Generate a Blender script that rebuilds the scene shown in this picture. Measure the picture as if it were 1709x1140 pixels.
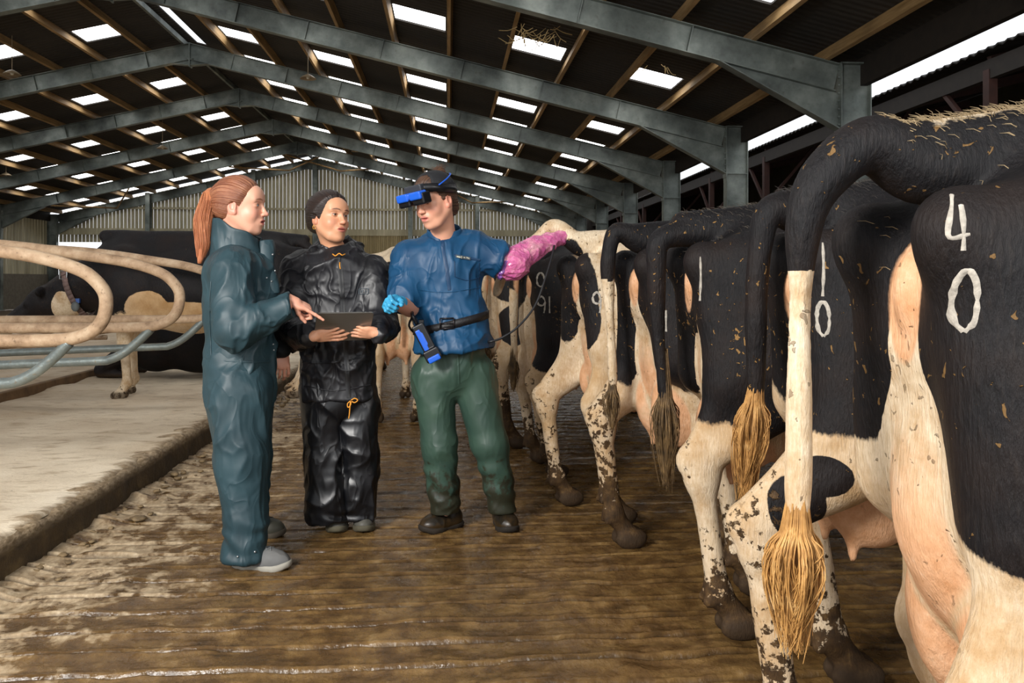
import bpy, bmesh, math, random
import numpy as np
from mathutils import Vector, Matrix, noise as mnoise
from mathutils.bvhtree import BVHTree
for _o in list(bpy.data.objects): bpy.data.objects.remove(_o)
SC = bpy.context.scene; COL = SC.collection
R = math.radians; PI = math.pi
# ---------------------------------------------------------------- camera
CAMH = 1.22; YAW = .08; FPX = 1329.3; HOR = 468.0
cd = bpy.data.cameras.new('camera'); cam = bpy.data.objects.new('camera', cd); COL.objects.link(cam)
cd.sensor_width = 36; cd.lens = 28.0; cd.clip_start = .05; cd.clip_end = 300
cd.shift_y = -(570-HOR)/1709.0
cam.location = (0, 0, CAMH); cam.rotation_euler = (PI/2, 0, -YAW)
SC.camera = cam
# ---------------------------------------------------------------- daylight, exposure
w = bpy.data.worlds.new('world'); SC.world = w; w.use_nodes = True
wn = w.node_tree.nodes['Background']
wn.inputs[0].default_value = (.93, .96, 1.0, 1); wn.inputs[1].default_value = 1.4
SC.view_settings.view_transform = 'Standard'; SC.view_settings.look = 'None'
SC.view_settings.gamma = 1; SC.view_settings.use_curve_mapping = False
SC.view_settings.exposure = 0.0
def area(name, loc, aim, sx, sy, power, col=(1, 1, 1)):
    l = bpy.data.lights.new(name, 'AREA'); l.shape = 'RECTANGLE'; l.size = sx; l.size_y = sy
    l.energy = power; l.color = col
    o = bpy.data.objects.new(name, l); COL.objects.link(o); o.location = loc
    o.rotation_euler = (Vector(aim)-Vector(loc)).to_track_quat('-Z', 'Y').to_euler()
    return o
area('softbox_light', (-2.6, -.6, 3.0), (.2, 3.8, .9), 1.1, 1.1, 330, (1, .97, .93))
area('softbox_light', (3.2, -2.2, 3.3), (.3, 8.0, 1.2), 1.4, 1.4, 90, (1, .97, .93))

# ---------------------------------------------------------------- helpers
CC, CS = math.cos(YAW), math.sin(YAW)
def at(px, py, Y):
    a = (px-854.5)/FPX; b = (HOR-py)/FPX
    r = np.array([a*CC+CS, -a*CS+CC, b])
    return r*Y/r[1]+np.array([0, 0, CAMH])
def on(px, py, Z=0.):
    a = (px-854.5)/FPX; b = (HOR-py)/FPX
    r = np.array([a*CC+CS, -a*CS+CC, b])
    return r*(Z-CAMH)/r[2]+np.array([0, 0, CAMH])
def lin(c):
    if isinstance(c, str):
        c = [int(c[i:i+2], 16)/255 for i in (0, 2, 4)]
    return tuple((x/12.92 if x <= .04045 else ((x+.055)/1.055)**2.4) for x in c)
def hashv(i, j, k, seed):
    h = (i.astype(np.int64)*73856093) ^ (j.astype(np.int64)*19349663) ^ (k.astype(np.int64)*83492791) ^ (seed*2654435761)
    h = (h ^ (h >> 13))*1274126177
    h = h ^ (h >> 16)
    return (h & 0xffff)/32767.5-1.0
def vn(P, seed=0):
    P = np.asarray(P, float); f = np.floor(P); u = P-f; u = u*u*(3-2*u); f = f.astype(np.int64)
    r = 0
    for a in (0, 1):
        for b in (0, 1):
            for c in (0, 1):
                wt = (u[..., 0] if a else 1-u[..., 0])*(u[..., 1] if b else 1-u[..., 1])*(u[..., 2] if c else 1-u[..., 2])
                r = r+wt*hashv(f[..., 0]+a, f[..., 1]+b, f[..., 2]+c, seed)
    return r
def fbm(P, o=3, seed=0):
    P = np.asarray(P, float); r = 0; a = 1.
    for i in range(o):
        r = r+a*vn(P*(2**i), seed+i*17); a *= .5
    return r
def ss(a, b, x):
    t = np.clip((x-a)/(b-a), 0, 1); return t*t*(3-2*t)

class Sdf:
    def __init__(s): s.p = []
    def cap(s, a, b, ra, rb=None, k=.03, op='+', sc=None):
        """tapered capsule; sc=(axis vector, factor) flattens it along an axis"""
        s.p.append(('c', np.array(a, float), np.array(b, float), ra, ra if rb is None else rb, k, op, sc)); return s
    def ell(s, c, r, k=.03, op='+', rot=None):
        s.p.append(('e', np.array(c, float), np.array([r]*3 if np.isscalar(r) else r, float), None if rot is None else np.array(rot, float), 0, k, op, None)); return s
    def chain(s, pts, rad, k=.02, op='+'):
        for i in range(len(pts)-1): s.cap(pts[i], pts[i+1], rad[i], rad[i+1], k, op)
        return s
    def plane(s, p, n, k=.005):
        n = np.array(n, float); n /= np.linalg.norm(n)
        s.p.append(('p', np.array(p, float), n, 0, 0, k, '^', None)); return s
    def box(s, c, h, rot=None, rd=.01, k=.01, op='+'):
        s.p.append(('b', np.array(c, float), np.array(h, float), None if rot is None else np.array(rot, float), rd, k, op, None)); return s
    def bb(s, q):
        t, a, b, c, d, k, op, sc = q
        if t == 'c':
            m = max(c, d); return np.minimum(a, b)-m, np.maximum(a, b)+m
        if t == 'e':
            m = max(b) if c is not None else b; return a-m, a+m
        if t == 'b':
            m = np.linalg.norm(b) if c is not None else b; return a-m-d, a+m+d
        return None
    def dist(s, q, P):
        t, a, b, c, d, k, op, sc = q
        if t == 'c':
            ab = b-a; pa = P-a; L = float(ab@ab)+1e-12
            h = np.clip((pa@ab)/L, 0, 1); v = pa-h[..., None]*ab
            if sc is not None:
                ax = np.array(sc[0], float); ax /= np.linalg.norm(ax)
                pr = v@ax; v = v+(pr*(1/sc[1]-1))[..., None]*ax
            return np.sqrt((v*v).sum(-1))-(c+(d-c)*h)
        if t == 'e':
            v = P-a
            if c is not None: v = v@c
            k0 = np.sqrt(((v/b)**2).sum(-1)); k1 = np.sqrt(((v/(b*b))**2).sum(-1))+1e-9
            return k0*(k0-1)/k1
        if t == 'b':
            v = P-a
            if c is not None: v = v@c
            qv = np.abs(v)-b
            return np.sqrt((np.maximum(qv, 0)**2).sum(-1))+np.minimum(qv.max(-1), 0)-d
        if t == 'p':
            return (P-a)@b
    def mesh(s, h, post=None, lo=None, hi=None):
        los, his = zip(*[s.bb(q) for q in s.p if q[6] == '+'])
        l = np.min(los, 0)-4*h if lo is None else np.array(lo, float)
        u = np.max(his, 0)+4*h if hi is None else np.array(hi, float)
        n = np.ceil((u-l)/h).astype(int)+1
        F = np.full(n, .25, np.float32)
        ax = [l[i]+h*np.arange(n[i]) for i in range(3)]
        for q in s.p:
            k, op = q[5], q[6]
            if q[0] == 'p': i0 = np.zeros(3, int); i1 = n.copy()
            else:
                a, b = s.bb(q); m = k+3*h+(.02 if op == '+' else 0)
                i0 = np.clip(np.floor((a-m-l)/h).astype(int), 0, n); i1 = np.clip(np.ceil((b+m-l)/h).astype(int)+1, 0, n)
            if (i1 <= i0).any(): continue
            G = np.stack(np.meshgrid(ax[0][i0[0]:i1[0]], ax[1][i0[1]:i1[1]], ax[2][i0[2]:i1[2]], indexing='ij'), -1)
            D = s.dist(q, G).astype(np.float32)
            sl = tuple(slice(i0[i], i1[i]) for i in range(3)); A = F[sl]
            if op == '+':
                t = np.clip(.5+.5*(D-A)/k, 0, 1); F[sl] = D*(1-t)+A*t-k*t*(1-t)
            else:
                if op == '-': D = -D
                t = np.clip(.5-.5*(D-A)/k, 0, 1); F[sl] = D*(1-t)+A*t+k*t*(1-t)
        if post is not None: F = post(F, ax)
        return nets(F, l, h)
def nets(F, l, h):
    S = F < 0; n = F.shape
    cs = np.zeros([x-1 for x in n], np.int8)
    for a in (0, 1):
        for b in (0, 1):
            for c in (0, 1): cs += S[a:n[0]-1+a, b:n[1]-1+b, c:n[2]-1+c]
    act = (cs > 0) & (cs < 8); I = np.argwhere(act)
    idx = -np.ones(act.shape, np.int64); idx[act] = np.arange(len(I))
    acc = np.zeros((len(I), 3)); cnt = np.zeros(len(I))
    cor = [(a, b, c) for a in (0, 1) for b in (0, 1) for c in (0, 1)]
    val = {q: F[I[:, 0]+q[0], I[:, 1]+q[1], I[:, 2]+q[2]].astype(float) for q in cor}
    for q in cor:
        for d in range(3):
            if q[d]: continue
            r = list(q); r[d] = 1; r = tuple(r); A, B = val[q], val[r]
            m = (A < 0) != (B < 0); t = np.where(m, A/np.where(m, A-B, 1), 0)
            p = np.array(q, float)[None].repeat(len(I), 0); p[:, d] = t
            acc[m] += p[m]; cnt[m] += 1
    V = l+h*(I+acc/cnt[:, None])
    Q = []
    for d in range(3):
        e1, e2 = (d+1) % 3, (d+2) % 3
        sa = [slice(0, x) for x in n]; sb = [slice(0, x) for x in n]
        sa[d] = slice(0, n[d]-1); sb[d] = slice(1, n[d])
        A = S[tuple(sa)]; B = S[tuple(sb)]
        for flip, m in ((False, A & ~B), (True, ~A & B)):
            J = np.argwhere(m)
            J = J[(J[:, e1] > 0) & (J[:, e2] > 0) & (J[:, e1] < n[e1]-1) & (J[:, e2] < n[e2]-1)]
            if not len(J): continue
            def c(o1, o2):
                K = J.copy(); K[:, e1] += o1; K[:, e2] += o2
                return idx[K[:, 0], K[:, 1], K[:, 2]]
            q = np.stack([c(-1, -1), c(0, -1), c(0, 0), c(-1, 0)], 1)
            if flip: q = q[:, ::-1]
            Q.append(q)
    Q = np.concatenate(Q); Q = Q[(Q >= 0).all(1)]
    return V, Q
def normals(V, Q):
    N = np.zeros_like(V); a = V[Q[:, 2]]-V[Q[:, 0]]; b = V[Q[:, 3]]-V[Q[:, 1]]; f = np.cross(a, b)
    for i in range(4): 
        for d in range(3): N[:, d] += np.bincount(Q[:, i], f[:, d], len(V))
    return N/(np.linalg.norm(N, axis=1)[:, None]+1e-12)
def relax(V, Q, it=1, f=.5):
    for _ in range(it):
        A = np.zeros_like(V); c = np.zeros(len(V))
        for i in range(4):
            j = Q[:, (i+1) % 4]; i_ = Q[:, i]
            for d in range(3):
                A[:, d] += np.bincount(i_, V[j, d], len(V))+np.bincount(j, V[i_, d], len(V))
            c += np.bincount(i_, minlength=len(V))+np.bincount(j, minlength=len(V))
        V = V+f*(A/np.maximum(c, 1)[:, None]-V)
    return V
def pmesh(name, V, Q, mat=None, parent=None, attrs=None, smooth=True, off=(0, 0, 0)):
    me = bpy.data.meshes.new(name); V = np.asarray(V, float)-np.array(off)
    if isinstance(Q, np.ndarray):
        me.vertices.add(len(V)); me.vertices.foreach_set('co', V.astype(np.float32).ravel())
        me.loops.add(Q.size); me.loops.foreach_set('vertex_index', Q.astype(np.int32).ravel())
        me.polygons.add(len(Q)); k = Q.shape[1]
        me.polygons.foreach_set('loop_start', np.arange(0, Q.size, k, dtype=np.int32))
        me.polygons.foreach_set('loop_total', np.full(len(Q), k, np.int32))
        me.update(calc_edges=True); me.validate()
    else:
        me.from_pydata([tuple(v) for v in V], [], [tuple(q) for q in Q]); me.update()
    for an, arr in (attrs or {}).items():
        at_ = me.attributes.new(an, 'FLOAT_COLOR', 'POINT')
        a4 = np.ones((len(V), 4), np.float32); a4[:, :arr.shape[1]] = arr; at_.data.foreach_set('color', a4.ravel())
    if smooth: me.shade_smooth()
    o = bpy.data.objects.new(name, me); COL.objects.link(o)
    if mat:
        for m in (mat if isinstance(mat, list) else [mat]): me.materials.append(m)
    if parent: o.parent = parent
    return o
def tag(o, label=None, cat=None, group=None, kind=None):
    for k, v in (('label', label), ('category', cat), ('group', group), ('kind', kind)):
        if v: o[k] = v
    return o
def empty(name, loc=(0, 0, 0), rz=0, label=None, cat=None, group=None):
    o = bpy.data.objects.new(name, None); COL.objects.link(o); o.location = loc; o.rotation_euler = (0, 0, rz)
    o.empty_display_size = .1
    return tag(o, label, cat, group)
class MB:
    """collects boxes, tubes, prisms for one mesh"""
    def __init__(s): s.v = []; s.f = []
    def add(s, V, Fc):
        n = len(s.v); s.v += [tuple(map(float, v)) for v in V]; s.f += [tuple(int(i)+n for i in f) for f in Fc]; return s
    def box(s, c, h, M=None):
        V = [np.array([x*h[0], y*h[1], z*h[2]]) for x in (-1, 1) for y in (-1, 1) for z in (-1, 1)]
        if M is not None: V = [np.array(M)@v for v in V]
        return s.add([v+np.array(c) for v in V], [(0, 1, 3, 2), (4, 6, 7, 5), (0, 4, 5, 1), (2, 3, 7, 6), (0, 2, 6, 4), (1, 5, 7, 3)])
    def bar(s, a, b, w_, h_, up=(0, 0, 1)):
        a, b = np.array(a, float), np.array(b, float); d = b-a; L = np.linalg.norm(d); d /= L
        x = np.cross(up, d); x /= np.linalg.norm(x); z = np.cross(d, x)
        return s.box((a+b)/2, (L/2, w_/2, h_/2), np.stack([d, x, z], 1))
    def tube(s, pts, r, n=12, caps=True, sx=1.):
        pts = [np.array(p, float) for p in pts]; m = len(pts)
        rr = [r]*m if np.isscalar(r) else r
        t = [pts[min(i+1, m-1)]-pts[max(i-1, 0)] for i in range(m)]; t = [v/np.linalg.norm(v) for v in t]
        u = np.cross(t[0], (0, 0, 1) if abs(t[0][2]) < .9 else (1, 0, 0)); u /= np.linalg.norm(u)
        V = []
        for i in range(m):
            u = u-t[i]*(u@t[i]); u /= np.linalg.norm(u); w2 = np.cross(t[i], u)
            for j in range(n):
                a = 2*PI*j/n; V.append(pts[i]+rr[i]*(math.cos(a)*u+sx*math.sin(a)*w2))
        Fc = [(i*n+j, i*n+(j+1) % n, (i+1)*n+(j+1) % n, (i+1)*n+j) for i in range(m-1) for j in range(n)]
        if caps: Fc += [tuple(range(n))[::-1], tuple((m-1)*n+j for j in range(n))]
        return s.add(V, Fc)
    def prism(s, poly, a, b, ax=1):
        """poly: 2D points in the plane normal to axis ax, extruded a..b"""
        n = len(poly); V = []
        for q in (a, b):
            for p in poly:
                v = list(p); v.insert(ax, q); V.append(v)
        return s.add(V, [tuple(range(n)), tuple(range(n, 2*n))[::-1]]+[(i, i+n, (i+1) % n+n, (i+1) % n) for i in range(n)])
    def build(s, name, mat, parent=None, smooth=False, off=(0, 0, 0), bev=0):
        me = bpy.data.meshes.new(name); me.from_pydata([tuple(np.array(v)-np.array(off)) for v in s.v], [], s.f)
        bm = bmesh.new(); bm.from_mesh(me); bmesh.ops.recalc_face_normals(bm, faces=bm.faces)
        bm.to_mesh(me); bm.free(); me.update()
        if smooth: me.shade_smooth()
        if mat: me.materials.append(mat)
        o = bpy.data.objects.new(name, me); COL.objects.link(o)
        if parent: o.parent = parent
        if bev:
            m = o.modifiers.new('bevel', 'BEVEL'); m.width = bev; m.segments = 2; m.limit_method = 'ANGLE'
        return o
def spline(pts, n=8):
    """Catmull-Rom through pts"""
    P = [np.array(p, float) for p in pts]; P = [2*P[0]-P[1]]+P+[2*P[-1]-P[-2]]; out = []
    for i in range(1, len(P)-2):
        for j in range(n):
            t = j/n; a, b, c, d = P[i-1:i+3]
            out.append(.5*((2*b)+(-a+c)*t+(2*a-5*b+4*c-d)*t*t+(-a+3*b-3*c+d)*t**3))
    out.append(P[-2]); return out
# ---------------------------------------------------------------- materials
class NT:
    def __init__(s, name):
        s.m = bpy.data.materials.new(name); s.m.use_nodes = True; s.t = s.m.node_tree; s.n = s.t.nodes; s.l = s.t.links
        s.b = s.n['Principled BSDF']; s.co = None
    def node(s, ty, ins=None, **kw):
        x = s.n.new(ty)
        for k, v in kw.items(): setattr(x, k, v)
        for k, v in (ins or {}).items(): s.set(x.inputs[k], v)
        return x
    def set(s, i, v):
        if isinstance(v, bpy.types.NodeSocket): s.l.new(v, i)
        else: i.default_value = v
    def coord(s, scale=(1, 1, 1), obj=True):
        if s.co is None: s.co = s.node('ShaderNodeTexCoord')
        return s.node('ShaderNodeMapping', {0: s.co.outputs['Object'], 'Scale': scale}).outputs[0]
    def geo(s, scale=(1, 1, 1)):
        g = s.node('ShaderNodeNewGeometry'); return s.node('ShaderNodeMapping', {0: g.outputs['Position'], 'Scale': scale}).outputs[0]
    def noise(s, vec, sc, det=4, rough=.55, dist=0):
        return s.node('ShaderNodeTexNoise', {'Vector': vec, 'Scale': sc, 'Detail': det, 'Roughness': rough, 'Distortion': dist}).outputs[0]
    def ramp(s, v, st, interp='LINEAR'):
        x = s.node('ShaderNodeValToRGB', {0: v}); r = x.color_ramp; r.interpolation = interp
        while len(r.elements) < len(st): r.elements.new(.5)
        for e, (p, c) in zip(r.elements, st):
            e.position = p; e.color = (c, c, c, 1) if isinstance(c, (int, float)) else (*lin(c), 1)
        return x.outputs[0]
    def mix(s, f, a, b, mode='MIX'):
        x = s.node('ShaderNodeMix', data_type='RGBA', blend_type=mode)
        s.set(x.inputs[0], f)
        for i, c in ((6, a), (7, b)):
            s.set(x.inputs[i], c if isinstance(c, bpy.types.NodeSocket) else (*lin(c), 1))
        return x.outputs[2]
    def math(s, op, a, b=0., c=None, clamp=False):
        x = s.node('ShaderNodeMath', operation=op, use_clamp=clamp); s.set(x.inputs[0], a); s.set(x.inputs[1], b)
        if c is not None: s.set(x.inputs[2], c)
        return x.outputs[0]
    def attr(s, name): 
        a = s.node('ShaderNodeAttribute', attribute_name=name); return a.outputs['Color']
    def sep(s, c): return s.node('ShaderNodeSeparateColor', {0: c}).outputs
    def bump(s, h, st=.5, dist=.01, nrm=None):
        x = s.node('ShaderNodeBump', {'Strength': st, 'Distance': dist, 'Height': h})
        if nrm is not None: s.l.new(nrm, x.inputs['Normal'])
        return x.outputs[0]
    def out(s, col=None, rough=None, nrm=None, **kw):
        if col is not None: s.set(s.b.inputs['Base Color'], col if isinstance(col, bpy.types.NodeSocket) else (*lin(col), 1))
        if rough is not None: s.set(s.b.inputs['Roughness'], rough)
        if nrm is not None: s.l.new(nrm, s.b.inputs['Normal'])
        for k, v in kw.items(): s.set(s.b.inputs[k.replace('_', ' ')], v)
        return s.m
def simple(name, col, rough=.5, metal=0., var=.0, sc=8, bump=0., bsc=40, **kw):
    t = NT(name); c = t.coord()
    col2 = col
    if var:
        n = t.noise(c, sc, 5); l_ = lin(col)
        a = tuple(min(1, x*(1+var)) for x in l_); b = tuple(x*(1-var) for x in l_)
        r = t.node('ShaderNodeMix', {0: t.ramp(n, [(.3, 0.), (.7, 1.)])}, data_type='RGBA'); r.inputs[6].default_value = (*a, 1); r.inputs[7].default_value = (*b, 1)
        col2 = r.outputs[2]
    nr = t.bump(t.noise(c, bsc, 4), bump, .004) if bump else None
    return t.out(col2, rough, nr, Metallic=metal, **kw)
# ================================================================ the barn
XR = -6.27; SL = .234; ZR = 7.17; BAY = 4.6; Y0 = 20.0; HS = 11.75; ANG = math.atan(SL)
def zroof(u): return ZR-SL*abs(u)
YA, YB = Y0-5*BAY, Y0+4*BAY        # the roof runs from behind the camera to the far gable
M = {}
def steel():
    t = NT('painted_steel'); c = t.geo(); n = t.noise(c, 1.4, 5, .6); n2 = t.noise(c, 14, 4)
    col = t.ramp(n, [(.3, '454b49'), (.5, '747c77'), (.72, 'a2a9a2')])
    col = t.mix(t.ramp(n2, [(.58, 0.), (.75, .35)]), col, '4a3e30')
    return t.out(col, .5, t.bump(n2, .2, .003), Metallic=.35)
M['steel'] = steel()
def sheet():
    t = NT('fibre_cement_sheet'); c = t.geo()
    wv = t.node('ShaderNodeTexWave', {'Vector': c, 'Scale': 2.2}, bands_direction='Y'); wv.inputs['Distortion'].default_value = 0
    n = t.noise(c, .7, 5, .6); n2 = t.noise(c, 9, 4)
    col = t.ramp(n, [(.3, '1d1a17'), (.55, '2a2622'), (.8, '3a352e')])
    col = t.mix(t.ramp(n2, [(.55, 0.), (.8, .4)]), col, '40392c')
    return t.out(col, .85, t.bump(wv.outputs[1], .6, .03))
M['sheet'] = sheet()
def timber():
    t = NT('purlin_timber'); c = t.geo((6, .5, 6)); n = t.noise(c, 3, 6, .6); n2 = t.noise(t.geo(), .9, 3)
    col = t.ramp(n, [(.3, '7d6238'), (.6, 'a9895c'), (.8, 'c7a678')])
    col = t.mix(t.ramp(n2, [(.5, 0.), (.7, .6)]), col, '5a4830')
    return t.out(col, .75, t.bump(n, .3, .004))
M['timber'] = timber()
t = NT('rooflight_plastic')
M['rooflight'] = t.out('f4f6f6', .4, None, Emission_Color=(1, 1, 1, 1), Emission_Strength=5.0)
def cladding(name, c1, c2, c3):
    t = NT(name); c = t.geo((1, 1, .12)); n = t.noise(c, 2.2, 5, .6); n2 = t.noise(t.geo((8, 8, .4)), 4, 4)
    return t.out(t.mix(t.ramp(n2, [(.45, 0.), (.7, .6)]), t.ramp(n, [(.3, c1), (.55, c2), (.75, c3)]), c1), .6, t.bump(n2, .1, .004), Metallic=.1)
M['clad'] = cladding('grey_cladding', '938b70', 'b3ab8e', 'cbc3a6')
M['clad2'] = cladding('brown_cladding', '7a6c4a', '9c8c64', 'b3a47c')
M['dark'] = simple('dark_timber', '231c15', .8, var=.3)
M['rust'] = simple('rust_steel', '3a2018', .7, var=.3)

# roof sheets: one slab per slope with openings where the rooflights sit
PUR = [1.05*i for i in range(1, 12)]
LIGHTS_U = [(1.12, 2.02), (3.22, 4.12), (5.32, 6.22), (7.42, 8.32), (9.5, 10.38)]
FR = [(.12, .29), (.62, .80)]
holes = []
for side in (-1, 1):
    for bay in range(-5, 4):
        for (f0, f1) in FR:
            for (u0, u1) in LIGHTS_U:
                holes.append((side, u0, u1, Y0+(bay+f0)*BAY, Y0+(bay+f1)*BAY))
ys = sorted(set([YA, YB]+[h[3] for h in holes]+[h[4] for h in holes]))
hs = set((h[0], round(h[1], 3), round(h[3], 3)) for h in holes)
for side in (-1, 1):
    us = sorted(set([0, .25, HS+.35]+[x for l in LIGHTS_U for x in l]))
    mb = MB()
    for i in range(len(us)-1):
        for j in range(len(ys)-1):
            if (side, round(us[i], 3), round(ys[j], 3)) in hs: continue
            if i == 0 and side == 1 and ys[j] < Y0-.1 and ys[j] > Y0-1.2*BAY: continue      # open ridge slot
            u0, u1, a, b = us[i], us[i+1], ys[j], ys[j+1]; X0, X1 = XR+side*u0, XR+side*u1
            V = [(X0, a, zroof(u0)), (X1, a, zroof(u1)), (X1, b, zroof(u1)), (X0, b, zroof(u0))]
            V += [(p[0], p[1], p[2]+.03) for p in V]
            mb.add(V, [(0, 1, 2, 3), (7, 6, 5, 4), (0, 4, 5, 1), (1, 5, 6, 2), (2, 6, 7, 3), (3, 7, 4, 0)])
    o = mb.build('ceiling', M['sheet']); tag(o, kind='structure', label='dark corrugated roof slope falling to the %s of the ridge' % ('cow side' if side > 0 else 'cubicle side'))
wi = 0
for (side, u0, u1, a, b) in holes:
    if b < 6: continue
    wi += 1; e = .01; mb = MB(); X0, X1 = XR+side*(u0-e), XR+side*(u1+e)
    n = 10; V = []; F_ = []
    for j in range(n+1):
        yy = a-e+(b-a+2*e)*j/n; dz = .006*math.cos(j*PI)
        V += [(X0, yy, zroof(u0)+.032+dz), (X1, yy, zroof(u1)+.032+dz)]
    F_ = [(2*j, 2*j+1, 2*j+3, 2*j+2) for j in range(n)]
    V += [(p[0], p[1], p[2]+.004) for p in V]; m2 = 2*(n+1)
    F_ += [tuple(i+m2 for i in f)[::-1] for f in F_]
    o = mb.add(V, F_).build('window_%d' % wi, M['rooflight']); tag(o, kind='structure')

# purlins: timber rails on top of the rafters
for side in (-1, 1):
    for i, u in enumerate(PUR):
        x = XR+side*u; z = zroof(u)-.09
        mb = MB().bar((x, YA, z), (x, YB, z), .065, .17, up=(side*math.sin(ANG), 0, math.cos(ANG)))
        tag(mb.build('roof_purlin', M['timber']), kind='structure')
mb = MB().bar((XR-.16, YA, ZR-.14), (XR-.16, YB, ZR-.14), .07, .12)
tag(mb.build('ridge_rail', M['steel']), kind='structure')

# portal frames
def ibeam(mb, a, b, wid, dep, up):
    a, b = np.array(a, float), np.array(b, float); up = np.array(up, float)
    mb.bar(a, b, .012, dep, up)
    mb.bar(a+up*(dep/2), b+up*(dep/2), wid, .014, up); mb.bar(a-up*(dep/2), b-up*(dep/2), wid, .014, up)
def portal(n):
    Y = Y0+n*BAY; root = empty('portal_frame', (XR, Y, 0)); root['kind'] = 'structure'; off = (XR, Y, 0)
    dep, wid = .38, .17
    for s in (-1, 1):
        up = np.array([s*math.sin(ANG), 0, math.cos(ANG)])
        top0 = np.array([XR, Y, ZR-.18]); top1 = np.array([XR+s*HS, Y, ZR-.18-SL*HS])
        c0, c1 = top0-up*dep/2, top1-up*dep/2
        mb = MB(); ibeam(mb, c0, c1, wid, dep, up)
        d = (c1-c0)/np.linalg.norm(c1-c0)
        for f in (.09, .20, .31, .43, .56, .69, .82):
            p = c0+(c1-c0)*f; mb.box(p, (.006, wid/2, dep/2), np.stack([d, np.cross(up, d), up], 1))
        mb.build('rafter', M['steel'], root, off=off)
        # haunch: tapered plate under the knee, with its flange
        ex = XR+s*(HS-.0); zk = top1[2]-dep
        L = 1.75; zt = lambda u: ZR-.18-SL*u-dep/math.cos(ANG)
        pl = [(XR+s*(HS-L), zt(HS-L)), (ex, zt(HS)), (ex, zt(HS)-.52)]
        mb = MB().prism(pl, Y-.008, Y+.008)
        mb.bar((XR+s*(HS-L), Y, zt(HS-L)), (ex, Y, zt(HS)-.52), wid, .016)
        mb.bar((XR+s*(HS-.009), Y, zt(HS)-.6), (XR+s*(HS-.009), Y, top1[2]+.03), wid+.03, .02, up=(1, 0, 0))
        for q in range(8): mb.box((XR+s*(HS-.03), Y-.06, zt(HS)-.45+q*.11), (.018, .012, .012))
        mb.build('haunch', M['steel'], root, off=off)
        xc = XR+s*(HS+.21); zc = top1[2]+.02
        mb = MB(); ibeam(mb, (xc, Y, 0), (xc, Y, zc), .19, .42, (1, 0, 0))
        mb.box((xc, Y, zt(HS)-.52), (.2, .09, .008)); mb.box((xc, Y, zc), (.22, .1, .01)); mb.box((xc, Y, .01), (.26, .14, .01))
        mb.build('column', M['steel'], root, off=off)
    # apex plate
    a = MB(); za = ZR-.18
    a.prism([(XR-.45, za-SL*.45-dep+.02), (XR, za-dep-.16), (XR+.45, za-SL*.45-dep+.02), (XR, za-.03)], Y-.009, Y+.009)
    a.box((XR, Y, za-.28), (.014, .1, .29))
    for s in (-1, 1): a.bar((XR+s*.47, Y, za-SL*.45-dep), (XR, Y, za-dep-.15), wid, .014)
    a.build('apex_plate', M['steel'], root, off=off)
    return root
for n in range(-3, 5): portal(n)

# eaves beam on the right, open strip, neighbouring lower roof
XE = XR+HS+.42
for s in (-1, 1):
    x = XR+s*(HS+.36); z = zroof(HS)-.24
    mb = MB().bar((x, YA, z), (x, YB, z), .10, .44)
    tag(mb.build('eaves_beam', M['dark']), kind='structure')

# far gable wall: box profile sheets, spaced boarding above, solid sheets below
GY = YB+.2
def corrug(name, x0, x1, zlo, zhi, y, mat, pitch=.19, gap=.0, d=.035):
    """vertical profiled sheet between x0 and x1; zlo and zhi are functions of x"""
    V = []; F_ = []; x = x0; k = 0
    prof = [(0, 0), (.30, 0), (.42, 1), (.78, 1), (.9, 0)]
    if gap:
        while x < x1:
            V2 = []; 
            for (q, r_) in [(0, 0), (.16, 1), (.72, 1), (.885, 0)]:
                xx = x+q*pitch; V2 += [(xx, y-d*r_, zlo(xx)), (xx, y-d*r_, zhi(xx))]
            n = len(V); V += V2; F_ += [(n+2*i, n+2*i+2, n+2*i+3, n+2*i+1) for i in range(3)]
            x += pitch
    else:
        while x < x1:
            for (q, r_) in prof:
                xx = x+q*pitch; V += [(xx, y-d*r_, zlo(xx)), (xx, y-d*r_, zhi(xx))]
            x += pitch
        F_ = [(2*i, 2*i+2, 2*i+3, 2*i+1) for i in range(len(V)//2-1)]
    o = MB().add(V, F_).build(name, mat); md = o.modifiers.new('solid', 'SOLIDIFY'); md.thickness = .006
    tag(o, kind='structure'); return o
top = lambda x: zroof(abs(x-XR))-.1
corrug('wall_back', XR-HS, XR+HS, lambda x: 3.55, top, GY, M['clad'], pitch=.17, gap=1)
corrug('wall_back.001', -12.6, -9.0, lambda x: 0., lambda x: 3.55, GY, M['clad'], pitch=.17, gap=1)
corrug('wall_back.002', XR-HS, -12.6, lambda x: 3.0, lambda x: 3.55, GY, M['clad'], pitch=.17, gap=1)
corrug('wall_back.003', -1.8, XR+HS, lambda x: 2.2, lambda x: 3.55, GY, M['clad'], pitch=.17, gap=1)
corrug('wall_back.004', -1.8, XR+HS, lambda x: .0, lambda x: 2.25, GY-.05, M['clad2'])
corrug('wall_back.005', XR-HS, -12.6, lambda x: .0, lambda x: 2.2, GY-.05, M['clad2'])
dr = empty('door_1', (-5.4, GY, 0)); dr['kind'] = 'structure'
for i in range(2):
    x0 = -9.0+3.6*i
    o = corrug('door_panel', x0, x0+3.55, lambda x: .05, lambda x: 3.4, GY-.12, M['clad2'], pitch=.2)
    o.parent = dr; o.location = (5.4, -GY, 0); del o['kind']
mb = MB()
for z in (3.5,): mb.bar((XR-HS, GY-.12, z), (XR+HS, GY-.12, z), .12, .3)
for z in (4.6, 2.2): mb.bar((XR-HS+2.5, GY-.1, z), (XR+HS-2.5, GY-.1, z), .1, .1)
tag(mb.build('trim_1', M['clad']), kind='structure')
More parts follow.
